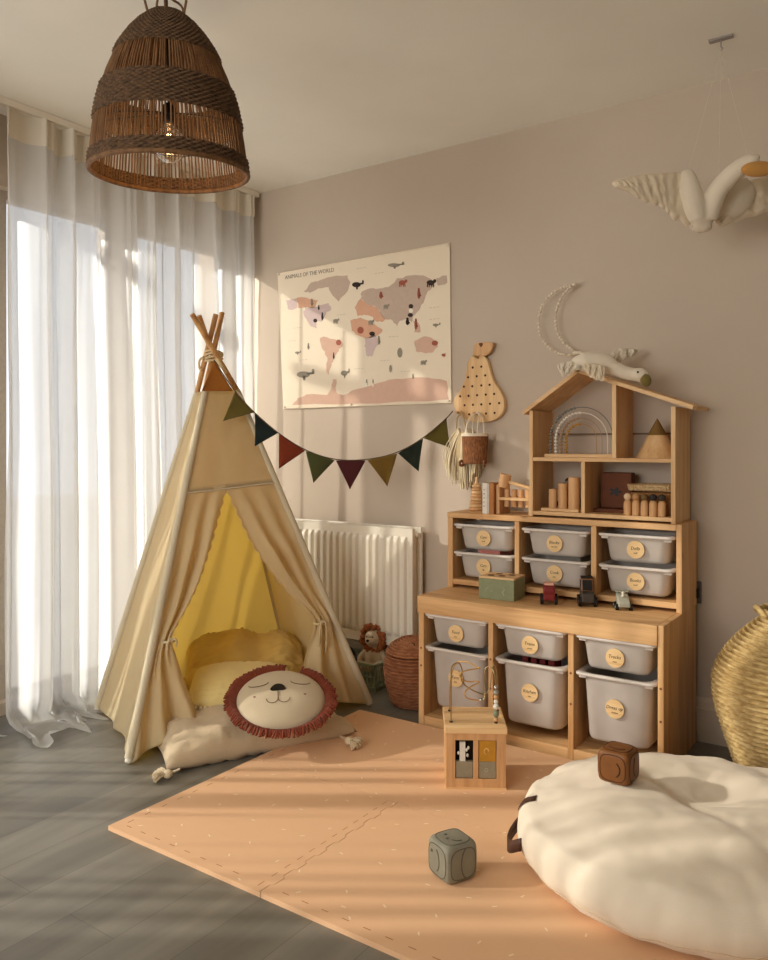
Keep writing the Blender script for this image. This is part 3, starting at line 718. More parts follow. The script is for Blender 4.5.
# ------------------------------------------------------------------ soft cubes
def soft_cube(name,label,loc,e,rz,m,md,faces):
    o=thing(name,label,'soft cube',loc,rz)
    h=e/2
    mb=MB()
    def sq(p,k=.20):
        # rounded cube by superellipsoid projection
        n=(abs(p.x)**6+abs(p.y)**6+abs(p.z)**6)**(1/6); return p/n*h
    for ax in range(3):
        for s in (-1,1):
            def fn(u,v,ax=ax,s=s):
                a,b=2*u-1,2*v-1
                a=math.tan(a*.785)*1; b=math.tan(b*.785)
                p=[0,0,0]; p[ax]=s; p[(ax+1)%3]=a; p[(ax+2)%3]=b
                q=sq(Vector(p)); return q+Vector((0,0,h))
            mb.grid(fn,22,22)
    build('cube_body',mb,m,o,world=False,weld=True)
    for (nx,ny,nz,pts,r,closed) in faces:
        n=Vector((nx,ny,nz)); up=Vector((0,0,1)) if nz==0 else Vector((0,1,0)); rt=up.cross(n)
        mb=MB(); P3=[]
        for a,b in pts:
            q=sq(n+rt*a*1.0+up*b*1.0)
            P3.append(q+Vector((0,0,h)))
        mb.tube(P3,r,8,closed=closed); build('face_line',mb,md,o,world=False)
    return o
def rsq(k,n=40,p=3.2):
    return [(k*math.copysign(abs(math.cos(t))**(2/p),math.cos(t)),k*math.copysign(abs(math.sin(t))**(2/p),math.sin(t))) for t in [2*PI*i/n for i in range(n)]]
def arc(cx,cy,rx,ry,a0,a1,n=12): return [(cx+rx*math.cos(math.radians(lerp(a0,a1,i/n))),cy+ry*math.sin(math.radians(lerp(a0,a1,i/n)))) for i in range(n+1)]
FACES=[(-1,0,0,rsq(.80),.0012,True),(0,-1,0,rsq(.80),.0012,True),(0,0,1,rsq(.80),.0012,True),(1,0,0,rsq(.80),.0012,True),(0,1,0,rsq(.80),.0012,True)]
e=.099; b0=PZ(450,888,MT)
rot=math.radians(0)
gc_=PZ(452,876,MT)
# corner faces the camera; left face narrower
a_cam=math.atan2(CAM.y-b0.y,CAM.x-b0.x)
rz=a_cam+math.radians(180-43+0)-math.radians(180)+math.radians(0)
ctr=b0-Vector((math.cos(a_cam),math.sin(a_cam),0))*e*.62
grey=plain('grey_silicone',hexc(132,128,112),.6,bst=.04); greyd=plain('grey_silicone_groove',hexc(92,88,74),.8,bst=0)
soft_cube('soft_cube','grey soft play cube with moulded faces, on the mat in front of the beanbag',(ctr.x+.005,ctr.y+.004,MT),e,a_cam+math.radians(35),grey,greyd,
 FACES+[(0,-1,0,arc(-.15,0,.38,.6,-60,70),.0016,False),(0,-1,0,arc(-.45,.35,.06,.06,0,360),.0014,False),
  (1,0,0,arc(.35,0,.5,.85,110,250),.0016,False),(0,0,1,arc(-.35,-.2,.05,.05,0,360),.002,False),(0,0,1,arc(.05,-.35,.05,.05,0,360),.002,False),(0,0,1,arc(.15,.1,.4,.35,-70,10),.002,False)])

# ------------------------------------------------------------------ beanbag
BAGM=fabric('cream_cotton',hexc(230,217,196),weave=1400,bst=.3,big=3,vary=.03)
bc_=(2.535-.57*.050,-1.03+.82*.050,MT)
bag=thing('beanbag','large round cream beanbag cushion on the play mat','beanbag',bc_,math.radians(0))
RB=.455; HB=.206
def bagf(u,v):
    a=2*PI*u
    # v 0 bottom centre -> .5 rim -> 1 top centre
    nse=noise.noise(Vector((math.cos(a)*1.6,math.sin(a)*1.6,v*3)))
    rr_=RB*(1+.025*math.sin(2*a+.6)+.02*nse)
    if v<.30:
        t=v/.30; r=rr_*.80*t; z=0.0
    elif v<.62:
        t=(v-.30)/.32; th=-PI/2+t*PI*.78
        r=rr_*(.80+.20*math.cos(th)**.9 if math.cos(th)>0 else .8); z=.080+.080*math.sin(th)
        if t>.5: pass
    else:
        t=(v-.62)/.38
        th0=-PI/2+PI*.78; r0=rr_*(.80+.20*math.cos(th0)**.9); z0=.080+.080*math.sin(th0)
        r=r0*(1-t); q=1-(1-t)
        z=z0+(HB-z0)*math.sin(min(1,t*1.35)*PI/2)**.95-.018*max(0,t-.55)/.45
    x,y=r*math.cos(a),r*math.sin(a)
    # creases: soft dents near the centre and along the side
    top=max(0,min(1,(v-.55)/.15))
    z-= top*.022*math.exp(-((x-.02)**2+(y-.05)**2)/.010)
    z-= top*.012*math.exp(-(((x+.05)*.6+(y+.0)*.8)**2)/.0006)*math.exp(-((x*.8-y*.6)**2)/.03)
    z+= top*.010*noise.noise(Vector((x*8,y*8,1)))+top*.005*noise.noise(Vector((a*2.2,r*7,4)))*min(1,r/.15)
    k=math.sin(PI*min(1,max(0,(v-.30)/.45)))
    d=.014*k*noise.noise(Vector((a*3.0,v*2,9)))+.004*k*noise.noise(Vector((a*16,v*6,5)))+.008*k*noise.noise(Vector((a*8.0,v*3,2)))
    z+= (.0045*noise.noise(Vector((x*26,y*26,z*25)))-.006*max(0,.25-abs(noise.noise(Vector((x*7,y*7,z*6+3)))))/.25)*min(1,v*3)*max(k,.4)
    z+= k*.014*noise.noise(Vector((x*11,y*11,z*9)))
    rr2_=math.hypot(x,y)
    if rr2_>1e-5: x+=d*x/rr2_; y+=d*y/rr2_
    return Vector((x,y,max(0,z)))
mb=MB(); mb.grid(bagf,200,110,cu=True); build('bag_cover',mb,BAGM,bag,world=False,weld=True)
sm=MB(); sm.tube([bagf(k/160,.435)+Vector((math.cos(2*PI*k/160),math.sin(2*PI*k/160),0))*.0005 for k in range(160)],.0012,6,closed=True); build('side_seam',sm,fabric('seam_cord',hexc(206,184,150)),bag,world=False)
LEA=plain('dark_brown_leather',hexc(74,46,34),.5)
def bagang(px,py):
    p=PZ(px,py,.15); return math.atan2(p.y-bc_[1],p.x-bc_[0])
def bagfind(px,py):
    best=None
    for ia in range(140,250,2):
        for iv in range(32,80):
            p=bagf(ia/360,iv/100)+Vector(bc_); d=p-CAM; r=d.dot(RV); f=d.dot(FV)
            e=(PCX+FP*r/f-px)**2+(HOR-FP*d.z/f-py)**2
            nrm=(bagf(ia/360+.002,iv/100)-bagf(ia/360-.002,iv/100)).cross(bagf(ia/360,iv/100+.01)-bagf(ia/360,iv/100-.01))
            if nrm.dot(-d)<0: continue
            if best is None or e<best[0]: best=(e,math.radians(ia),iv/100)
    return best[1:]
ah,vh=bagfind(517,836); 
def bagsurf(a,v,off): 
    p=bagf((a/(2*PI))%1,v); return p+Vector((math.cos(a),math.sin(a),.3))*off
mb=MB(); pts=[]
def hfn(u,v):
    a=ah+(u-.5)*.26; base=bagsurf(a,vh,.0); o=math.sin(PI*u)*.024+.002
    return base+Vector((math.cos(ah)*o,math.sin(ah)*o,(v-.5)*.034-.02*math.sin(PI*u)))
mb.grid(hfn,16,2); build('carry_handle',mb,LEA,bag,world=False,solid=.004)
mb=MB()
at,vt=bagfind(525,801)
mb.grid(lambda u,v:bagsurf(at+(u-.5)*.080,vt-.045+v*.085,.0035),6,6)
build('leather_tag',mb,LEA,bag,world=False,solid=.0015)
# brown cube on top
BRS=plain('brown_silicone',hexc(118,72,32),.5,bst=.04); BRD=plain('brown_silicone_groove',hexc(70,38,14),.7,bst=0)
cpos=PZ(616,776,.235)
soft_cube('soft_cube','brown soft play cube with moulded faces, sitting on the beanbag',(cpos.x-.0,cpos.y+.02,.218),.090,math.atan2(CAM.y-cpos.y,CAM.x-cpos.x)+math.radians(69),BRS,BRD,
 FACES+[(0,-1,0,arc(.05,-.05,.4,.45,-60,60),.002,False),(0,0,1,arc(0,-.1,.5,.35,200,340),.002,False),(1,0,0,arc(.2,0,.4,.6,120,240),.0016,False)])

# ------------------------------------------------------------------ baskets
def coil(name,label,prof,c,coils,m,seg=150,sub=9,amp=1.0,lean=None,group=None):
    """profile (r,z) resampled; rope-like coils with stitch ripple as geometry"""
    c=Vector(c); L=[0]
    for a,b in zip(prof,prof[1:]): L.append(L[-1]+math.hypot(b[0]-a[0],b[1]-a[1]))
    def at(t):
        s=t*L[-1]
        for i in range(len(prof)-1):
            if s<=L[i+1] or i==len(prof)-2:
                k=(s-L[i])/(L[i+1]-L[i]); a,b=prof[i],prof[i+1]
                r=lerp(a[0],b[0],k); z=lerp(a[1],b[1],k); dx,dz=b[0]-a[0],b[1]-a[1]; l=math.hypot(dx,dz); return r,z,dz/l,-dx/l
    pitch=L[-1]/coils
    def fn(u,v):
        r,z,nx,nz=at(v); ph=v*coils; k=abs(math.sin(PI*ph))**.6
        st=.5+.5*math.sin(u*seg*PI*.5+(int(ph)%2)*PI)
        d=pitch*amp*(k-.6)+pitch*.16*amp*st*k+pitch*.12*noise.noise(Vector((u*60,ph*2,3)))
        a=2*PI*u
        return c+Vector(((r+nx*d)*math.cos(a),(r+nx*d)*math.sin(a),max(0.001,z+nz*d)))
    mb=MB(); mb.grid(fn,seg*2,int(coils*sub),cu=True); return mb
def smoothprof(pts,n=40):
    pts=[Vector((a,b,0)) for a,b in pts]; o=rnd(pts,3); return [(p.x,p.y) for p in o]
SGR=woven('seagrass',hexc(220,194,138),hexc(160,128,76),(40,40,90))
sb=thing('seagrass_basket','tall bulbous seagrass basket at the right edge, by the back wall','basket',(2.640,-.285,0))
pf=smoothprof([(.001,.002),(.10,.002),(.150,.006),(.165,.06),(.200,.16),(.235,.27),(.240,.36),(.205,.435),(.150,.50),(.098,.545),(.085,.560)])
build('basket_body',coil('b','',pf,(2.640,-.285,0),44,SGR,seg=150,sub=7),SGR,sb)
mb=MB()
for k in range(2): mb.tube([(2.640+(.090+.004*k)*math.cos(2*PI*q/60),-.285+(.090+.004*k)*math.sin(2*PI*q/60),.566+.014*k+.002*math.sin(q*2.1)) for q in range(60)],.010,8,closed=True)
build('rim',mb,SGR,sb)
def handle(ang_):
    d=Vector((math.cos(ang_),math.sin(ang_),0)); t=Vector((-d.y,d.x,0)); c=Vector((2.640,-.285,.568))+d*.092
    return MB().tube([c+t*.045*math.cos(s)+d*.016*math.sin(s)+Vector((0,0,.022*math.sin(s))) for s in [PI*k/14 for k in range(15)]],.009,8)
for a in (math.radians(205),math.radians(25)): build('handle',handle(a),SGR,sb)

RED=woven('terracotta_weave',hexc(168,112,78),hexc(122,74,48),(40,40,110))
rbk=thing('woven_basket','lidded round terracotta basket on the floor left of the low bin unit','basket',(1.165,-.270,0))
pf=smoothprof([(.001,.002),(.06,.002),(.092,.006),(.108,.06),(.124,.12),(.124,.18),(.112,.222)])
build('basket_body',coil('b','',pf,(1.165,-.270,0),22,RED,seg=100,sub=7),RED,rbk)
pf=smoothprof([(.116,.224),(.112,.238),(.092,.262),(.055,.282),(.02,.290),(.001,.291)])
build('lid',coil('b','',pf,(1.165,-.270,0),11,RED,seg=100,sub=7),woven('terracotta_weave_light',hexc(178,122,84),hexc(134,84,56),(40,40,110)),rbk)
build('lid_loop',MB().tube([(1.20+.010*math.cos(s),-.33,.268+.012*math.sin(s)) for s in [2*PI*k/14 for k in range(14)]],.0032,6,closed=True),LEA,rbk)

# ------------------------------------------------------------------ green crate with plush lion
CRG=plain('sage_green_plastic',hexc(146,154,124),.5,bst=0)
cr=thing('plastic_crate','sage green lattice plastic crate between the teepee and the red basket','crate',(.78,-.155,0),math.radians(0))
cx0,cx1,cy0,cy1=.62,.935,-.235,-.055
ch=.125
mb=MB()
def lattice(mb,p0,p1,z0,z1,n,nx,ny,th=.003):
    p0,p1=Vector(p0),Vector(p1); 
    for k in range(n+1):
        a=lerp(p0,p1,k/n)
        sl=.012
        mb.tube([a+Vector((0,0,z0)),a+(p1-p0).normalized()*sl*(-1)+Vector((0,0,z1))],th,4,smooth=False)
    for z in (z0,(z0+z1)/2,z1): mb.tube([p0+Vector((0,0,z)),p1+Vector((0,0,z))],th*1.1,4,smooth=False)
lattice(mb,(cx0,cy0,0),(cx1,cy0,0),.02,ch-.012,16,0,0); lattice(mb,(cx1,cy0,0),(cx1,cy1,0),.02,ch-.012,9,0,0)
lattice(mb,(cx1,cy1,0),(cx0,cy1,0),.02,ch-.012,16,0,0); lattice(mb,(cx0,cy1,0),(cx0,cy0,0),.02,ch-.012,9,0,0)
build('lattice_wall',mb,CRG,cr)
build('crate_floor',box(cx0,cx1,cy0,cy1,.001,.020),CRG,cr,bevel=.002)
mb=MB()
for a,b in (((cx0,cy0),(cx1,cy0)),((cx1,cy0),(cx1,cy1)),((cx1,cy1),(cx0,cy1)),((cx0,cy1),(cx0,cy0))):
    mb.box(min(a[0],b[0])-.005,max(a[0],b[0])+.005,min(a[1],b[1])-.005,max(a[1],b[1])+.005,ch-.012,ch)
for a in (cx0,cx1):
    for b in (cy0,cy1): mb.box(a-.005,a+.005,b-.005,b+.005,.0,ch)
build('rim',mb,CRG,cr,bevel=.001)
LINB=fabric('plush_beige',hexc(206,186,156),weave=700); MANE=fabric('rust_yarn',hexc(158,92,50),weave=300,bst=.5); MANE2=fabric('rust_cotton_fringe',hexc(124,56,34),weave=500,bst=.4)
hp=PD(373.5,638,3.735)   # head centre
hp.z=hp.z
li=thing('plush_lion','small plush lion with a curly rust mane sitting in the green crate','plush toy',(hp.x,hp.y,.021))
fwd=(CAM-hp); fwd.z=0; fwd.normalize(); fwd=(fwd+Vector((-.45,-.2,0))).normalized(); sd=Vector((-fwd.y,fwd.x,0)); UP=Vector((0,0,1))
mb=MB(); mb.sph(hp+UP*.0,(.042,.042,.044)); 
bp=hp-UP*.090-fwd*.012
mb.sph(bp,(.045,.045,.062)); mb.sph(bp-UP*.035,(.050,.048,.045))
for s in (-1,1):
    mb.tube([bp+sd*s*.03+UP*.04,bp+sd*s*.062+fwd*.02-UP*.005,bp+sd*s*.078+fwd*.035-UP*.05],[.016,.017,.018],10)
    mb.tube([bp+sd*s*.03-UP*.055,bp+sd*s*.045+fwd*.06-UP*.04],[.02,.022],10); mb.sph(bp+sd*s*.045+fwd*.06-UP*.035,.024)
mb.sph(hp+fwd*.034-UP*.006,(.024,.024,.020))
build('plush_body',mb,LINB,li,remesh=.0045)
mb=MB(); rr3=random.Random(4)
for k in range(330):
    a=rr3.uniform(0,2*PI); t=rr3.uniform(-.03,.050); R_=.050+rr3.uniform(-.006,.014)
    c=hp-fwd*(.012-t*.6)+sd*math.cos(a)*R_+UP*math.sin(a)*R_
    mb.sph(c,(.0095,.0095,.0095),8,6)
for s in (-1,1): mb.sph(hp+sd*s*.040+UP*.050,(.012,.012,.012),10,8)
build('curly_mane',mb,MANE,li)
build('nose',MB().sph(hp+fwd*.059+UP*.000,(.007,.007,.006),10,8),BLACK,li)
mb=MB()
for s in (-1,1): mb.sph(hp+fwd*.040+sd*s*.017+UP*.014,.0032,8,6)
build('eye',mb,BLACK,li)
build('forehead_patch',MB().sph(hp+fwd*.034+UP*.022,(.016,.016,.014),12,8),fabric('white_plush',hexc(236,226,208)),li)
# other soft toys in the crate
mb=MB(); q=Vector((.70,-.15,.10)); mb.sph(q,(.06,.05,.065)); mb.sph(q+Vector((.06,-.02,-.02)),(.03,.03,.05)); tag(build('soft_toy',mb,DK,remesh=.005,origin=(.7,-.15,.03)),'dark soft toy in the crate, half hidden by the teepee','soft toy')
mb=MB(); q=hp+Vector((.055,-.005,-.115)); q.x=min(q.x,.895); mb.sph(q,(.026,.024,.022)); mb.sph(q-Vector((0,0,.045)),(.024,.024,.040)); tag(build('soft_toy',mb,fabric('white_fleece',hexc(214,204,186)),remesh=.004,origin=(q.x,q.y,.03)),'white soft toy in the crate, right of the plush lion','soft toy')

# ------------------------------------------------------------------ radiator
rd=thing('radiator','white double panel radiator on the back wall behind the teepee','radiator',(.55,-.09,.19))
rx0,rx1,rz0,rz1=.10,1.062,.190,.742
mb=MB()
nf=23; pf=(rx1-rx0-.05)/nf
def radf(u,v):
    x=rx0+.025+(rx1-rx0-.05)*u; z=rz0+.045+(rz1-rz0-.085)*v
    e=min(1,v/.035,(1-v)/.035); ph=(u*nf)%1
    k=max(0,min(1,(.5-abs(ph-.5)-.12)/.14))   # raised rounded channels
    return (x,-.118-.016*k*e,z)
mb.grid(radf,nf*14,30)
x_,y_=rx0,-.118
mb.box(rx0,rx1,-.1185,-.110,rz1-.040,rz1-.002); mb.box(rx0,rx1,-.1185,-.110,rz0,rz0+.045); mb.box(rx0,rx0+.025,-.1185,-.110,rz0+.045,rz1-.04); mb.box(rx1-.025,rx1,-.1185,-.110,rz0+.045,rz1-.04)
mb.box(rx0,rx1,-.1095,-.100,rz0,rz1-.002)
build('front_panel',mb,WHITEP,rd)
mb=MB(); mb.box(rx0,rx1+.004,-.050,-.034,rz0,rz1); build('rear_panel',mb,WHITEP,rd,bevel=.003)
mb=MB()
for k in range(48):
    x=rx0+.02+k*(rx1-rx0-.04)/47; mb.box(x,x+.001,-.0995,-.0505,rz0+.05,rz1-.045)
build('convector_fin',mb,WHITEP,rd)
build('end_pipe',MB().cyl((rx1-.012,-.075,rz1-.035),(rx1+.006,-.075,rz1-.035),.012,n=16).cyl((rx1-.02,-.10,rz1-.035),(rx1-.02,-.04,rz1-.035),.014,n=16),WHITEP,rd)
build('bracket',MB().box(.3,.33,-.034,-.001,.3,.65).box(.85,.88,-.034,-.001,.3,.65),WHITEP,rd)

# wall socket
sk=thing('wall_socket','dark wall socket with a plug right of the bin units','socket',(2.290,0,.56))
p=PY(698,592,0)
build('plate',box(p.x-.018,p.x+.014,-.010,-.0005,p.z-.042,p.z+.042),plain('grey_socket_plate',hexc(96,90,88),.4),sk,bevel=.003)
build('plug',box(p.x-.010,p.x+.008,-.030,-.0105,p.z-.020,p.z+.018),BLACK,sk,bevel=.004)

# ------------------------------------------------------------------ world map
YM=-.008
tl,tr,br_,bl=[PY(260+x/3.4286,220+y/3.4286,YM) for x,y in ((60,182),(650,78),(656,628),(80,648))]
MAPC=fabric('map_canvas',hexc(236,222,200),weave=1600,bst=.1,big=4,vary=.02,sheen=0)
mp_=thing('wall_map','large cream canvas map of the world with animals, hung on the back wall','wall map',((tl.x+tr.x)/2,0,bl.z))
def mapp(u,v):
    p=lerp(lerp(bl,br_,u),lerp(tl,tr,u),v)
    e=max(0,(u-.86)/.14)
    return Vector((p.x,YM-.0,p.z))
mb=MB(); mb.box(min(tl.x,bl.x)+.006,max(tr.x,br_.x),YM,YM+.004,0,0) if False else None
mb.prism([(q.x,q.z) for q in (bl,br_,tr,tl)],lambda x,z,t:(x,YM+t,z),.005)
build('canvas_sheet',mb,MAPC,mp_)
mb=MB(); mb.tube([lerp(tl,tr,k/20)+Vector((0,-.001,-.003)) for k in range(21)],.003,6); build('hem',mb,MAPC,mp_); mb=MB(); mb.tube([lerp(bl,br_,k/20)+Vector((0,-.001,.003)) for k in range(21)],.003,6); build('hem',mb,MAPC,mp_)
for q in (tl+Vector((.01,0,-.01)),tr+Vector((-.01,0,-.012)),bl+Vector((.01,0,.01)),br_+Vector((-.012,0,.010)),lerp(bl,br_,.44)+Vector((0,0,.010))):
    build('corner_clip',MB().sph((q.x,YM-.003,q.z),(.006,.004,.006),10,8),plain('clip_clear',hexc(226,216,196),.3,bst=0),mp_)
def mcol(r,g,b): return plain('map_ink_%d_%d_%d'%(r,g,b),hexc(r,g,b),.9,bst=0,vary=.03)
Cpk,Cgr,Cpe,Cli=mcol(212,176,156),mcol(196,174,158),mcol(218,170,142),mcol(206,184,180)
def land(polys,mat,off=.0006,name='printed_land'):
    for poly in polys:
        mb=MB()
        pts=[]
        n=len(poly)
        r_=random.Random(n*7+poly[0][0])
        for i in range(n):
            a,b=poly[i],poly[(i+1)%n]
            for s in (0,.33,.66):
                j=0 if s==0 else 3.2
                pts.append((lerp(a[0],b[0],s)+r_.uniform(-j,j),lerp(a[1],b[1],s)+r_.uniform(-j,j)))
        P3=[PY(260+x/3.4286,220+y/3.4286,YM) for x,y in pts]
        mb.add([(p.x,YM-off,p.z) for p in P3],[tuple(range(len(P3)))]); build(name,mb,mat,mp_)
land([[(90,275),(110,270),(125,268),(128,300),(110,308),(95,303)],[(155,300),(190,300),(235,285),(245,305),(225,325),(215,345),(190,350),(195,372),(175,365),(160,340),(150,322)],
      [(360,405),(395,395),(412,420),(395,440),(385,468),(365,465),(358,430)]],Cli)
land([[(125,268),(150,265),(178,272),(200,275),(190,300),(155,300),(130,300)],[(310,345),(345,335),(385,345),(395,360),(420,375),(405,395),(360,405),(335,395),(315,380)],[(335,330),(325,300),(345,270),(370,290),(400,300),(430,340),(420,350),(395,345),(380,330),(355,325)]],Cpe)
land([[(150,245),(175,215),(210,205),(245,195),(300,190),(310,215),(300,245),(270,280),(250,260),(235,230),(200,235),(170,250)],[(345,268),(350,245),(375,235),(410,235),(440,230),(470,200),(520,190),(560,190),(600,215),(575,245),(560,285),(545,310),(525,330),(520,350),(500,340),(480,345),(470,365),(455,345),(430,340),(400,300),(370,290)],[(604,200),(640,190),(642,215),(610,225)]],Cgr)
land([[(205,405),(230,402),(260,410),(285,425),(270,450),(255,470),(245,490),(235,530),(227,520),(232,480),(222,450),(210,430)],[(530,415),(560,400),(590,405),(600,420),(610,435),(590,455),(560,455),(535,450)],[(525,345),(545,355),(550,385),(530,385)],[(622,460),(640,455),(632,472)],
      [(110,635),(130,610),(160,598),(230,600),(245,575),(250,547),(262,545),(262,590),(285,600),(330,580),(400,560),(440,548),(520,540),(600,545),(640,552),(648,615),(540,622),(340,629)]],Cpk)
def critter(lst,mat,off=.0013):
    for (x,y,w,h,k) in lst:
        mb=MB()
        def el(cx,cy,rx,ry,n=14): 
            P3=[PY(260+(cx+rx*math.cos(2*PI*i/n))/3.4286,220+(cy+ry*math.sin(2*PI*i/n))/3.4286,YM) for i in range(n)]
            mb.add([(p.x,YM-off,p.z) for p in P3],[tuple(range(n))])
        if k=='q':   # quadruped
            el(x,y,w*.36,h*.28); el(x+w*.38,y-h*.18,w*.15,h*.2)
            for q in (-.28,-.12,.12,.28): el(x+w*q,y+h*.33,w*.055,h*.2,8)
        elif k=='w':  # whale
            el(x-w*.1,y,w*.38,h*.3); el(x+w*.33,y-h*.12,w*.2,h*.1); el(x+w*.46,y-h*.3,w*.08,h*.25); el(x-w*.05,y+h*.35,w*.08,h*.22)
        elif k=='b':  # bird / upright
            el(x,y,w*.28,h*.42); el(x,y-h*.42,w*.2,h*.18)
            el(x+w*.2,y+h*.1,w*.22,h*.1)
        else: el(x,y,w*.5,h*.5)
        build('printed_animal',mb,mat,mp_)
critter([(335,222,40,30,'w'),(585,215,38,32,'q'),(518,296,16,16,'o'),(516,326,18,14,'o'),(506,350,22,26,'b'),(202,302,10,18,'b'),(190,345,14,14,'o'),(214,333,12,28,'b'),(385,390,20,15,'o'),(253,468,9,24,'b')],mcol(58,48,42))
critter([(488,215,34,30,'q'),(545,255,20,38,'b'),(535,360,18,38,'b'),(415,260,22,24,'b'),(600,422,22,18,'o'),(345,378,22,24,'o'),(270,420,18,20,'o'),(630,463,14,10,'o')],mcol(168,96,78))
critter([(155,530,60,36,'w'),(465,155,56,22,'w'),(292,525,30,30,'w'),(560,487,26,20,'q'),(605,360,26,16,'w'),(178,285,14,26,'b'),(130,455,20,14,'w'),(166,435,12,22,'b'),(380,350,24,22,'q'),(432,296,24,22,'q'),(366,560,10,24,'b'),(388,560,10,24,'b'),(525,538,10,18,'b'),(480,455,18,34,'o'),(448,510,10,26,'o'),(260,345,24,20,'q'),(408,415,14,30,'b')],mcol(150,142,126))
critter([(518,311,14,16,'o'),(366,565,5,16,'o'),(388,565,5,16,'o')],mcol(236,228,214),.0016)
vs,fs=text_mb('ANIMALS OF THE WORLD',.030,align='LEFT')
t0=PY(260+86/3.4286,220+196/3.4286,YM); t1=PY(260+254/3.4286,220+176/3.4286,YM)
wid=max(v.x for v in vs); k=(t1.x-t0.x)/wid
mb=MB(); mb.add([(t0.x+v.x*k,YM-.0008-v.z,t0.z-.003+v.y*1.0) for v in vs],fs)
build('printed_title',mb,mcol(140,128,116),mp_)
mb=MB(); r_=random.Random(5)
for x,y in ((350,165),(410,182),(600,300),(600,340),(110,415),(150,480),(340,510),(430,482),(500,520),(280,325),(460,400),(130,370)):
    p=PY(260+x/3.4286,220+y/3.4286,YM)
    for q in range(3): mb.box(p.x-.03+q*.02,p.x-.03+q*.02+.014,YM-.0008,YM-.0004,p.z,p.z+.002)
build('printed_caption',mb,mcol(196,184,166),mp_)

# ------------------------------------------------------------------ pear peg board
pz=lambda x,y,yy=0.0: PY(440+x/4.8,330+y/4.8,yy)
pe=thing('pear_pegboard','wooden pear shaped pegboard with drilled holes and a leaf, on the wall','pegboard',(1.345,0,1.225))
out=[(150,130),(168,120),(190,118),(212,126),(228,150),(238,190),(255,240),(280,280),(300,315),(308,350),(304,385),(285,415),(255,434),(215,443),(170,443),(125,432),(90,408),(72,378),(66,345),(75,318),(100,283),(118,240),(126,195),(133,155)]
def cr_(pts,n=4):
    o=[]; N_=len(pts)
    for i in range(N_):
        p0,p1,p2,p3=[Vector((*pts[(i+k)%N_],0)) for k in (-1,0,1,2)]
        for s in range(n):
            t=s/n; o.append(.5*((2*p1)+(-p0+p2)*t+(2*p0-5*p1+4*p2-p3)*t*t+(-p0+3*p1-3*p2+p3)*t**3))
    return [(p.x,p.y) for p in o]
def shp(pts,y0,th): 
    P3=[pz(x,y,y0) for x,y in cr_(pts)]
    return MB().prism([(p.x,p.z) for p in P3],lambda x,z,t:(x,y0+t,z),th)
build('board',shp(out,-.030,.028),LZ,pe,bevel=.003)
build('leaf',shp([(158,128),(160,95),(168,66),(195,60),(225,58),(250,60),(254,72),(244,100),(226,118),(205,124),(190,118),(182,130)],-.034,.018),BEECH,pe,bevel=.002)
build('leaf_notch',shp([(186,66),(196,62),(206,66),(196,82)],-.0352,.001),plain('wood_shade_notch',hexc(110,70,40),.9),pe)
mb=MB()
for x,y in [(157,180),(198,176),(135,227),(176,222),(217,218),(115,272),(155,270),(198,266),(238,263),(97,318),(137,316),(178,313),(220,310),(260,307),(118,361),(158,359),(198,357),(240,354),(284,351),(140,405),(180,403),(221,401),(262,398),(100,395)]:
    p=pz(x,y,-.030); mb.cyl((p.x,-.0305,p.z),(p.x,-.0300,p.z),.0054,n=16)
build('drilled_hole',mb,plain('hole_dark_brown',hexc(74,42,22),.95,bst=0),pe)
for x,y in ((182,132),(180,402),(100,400)):
    p=pz(x,y,-.03); build('peg',MB().cyl((p.x,-.030,p.z),(p.x,-.072,p.z+.004),.0055,n=14),METAL if y<200 else BEECH,pe,bevel=.001)
# string bag
sb_=thing('string_bag','pale fringed string bag hanging from the left peg of the pear board','bag',(1.24,-.06,1.0))
STR=fabric('raffia_fringe',hexc(232,218,186),weave=500,bst=.6)
pg=pz(100,400,-.05)
rr4=random.Random(9); mb=MB()
for k in range(150):
    u=rr4.uniform(-1,1); d=rr4.uniform(-1,1); top_=pg+Vector((u*.022+.012,d*.012,-.095+abs(u)*.0))
    w_=.078*(1 if u<0 else .75); L_=.235*(1-.30*abs(u)**2)+rr4.uniform(-.02,.015)
    pts=[top_+Vector((u*w_*math.sin(s*PI*.62)*1.0+.008*s, d*.024*math.sin(s*PI*.6), -L_*s+.03*u*u)) for s in (0,.2,.4,.6,.8,1)]
    mb.tube(pts,.0024,5)
build('fringe',mb,STR,sb_)
mb=MB(); mb.sph(pg+Vector((.005,0,-.175)),(.050,.022,.095),18,14); build('bag_body',mb,fabric('raffia_body',hexc(198,176,136),weave=300,bst=.8),sb_)
mb=MB()
for s in (-1,1): mb.tube([pg+Vector((0,-.002*s,.007)),pg+Vector((s*.018,-.004,-.02)),pg+Vector((s*.026,-.006*s,-.06)),pg+Vector((s*.028+.006,0,-.11))],.0035,7)
build('shoulder_strap',mb,fabric('strap_cord',hexc(190,166,128)),sb_)
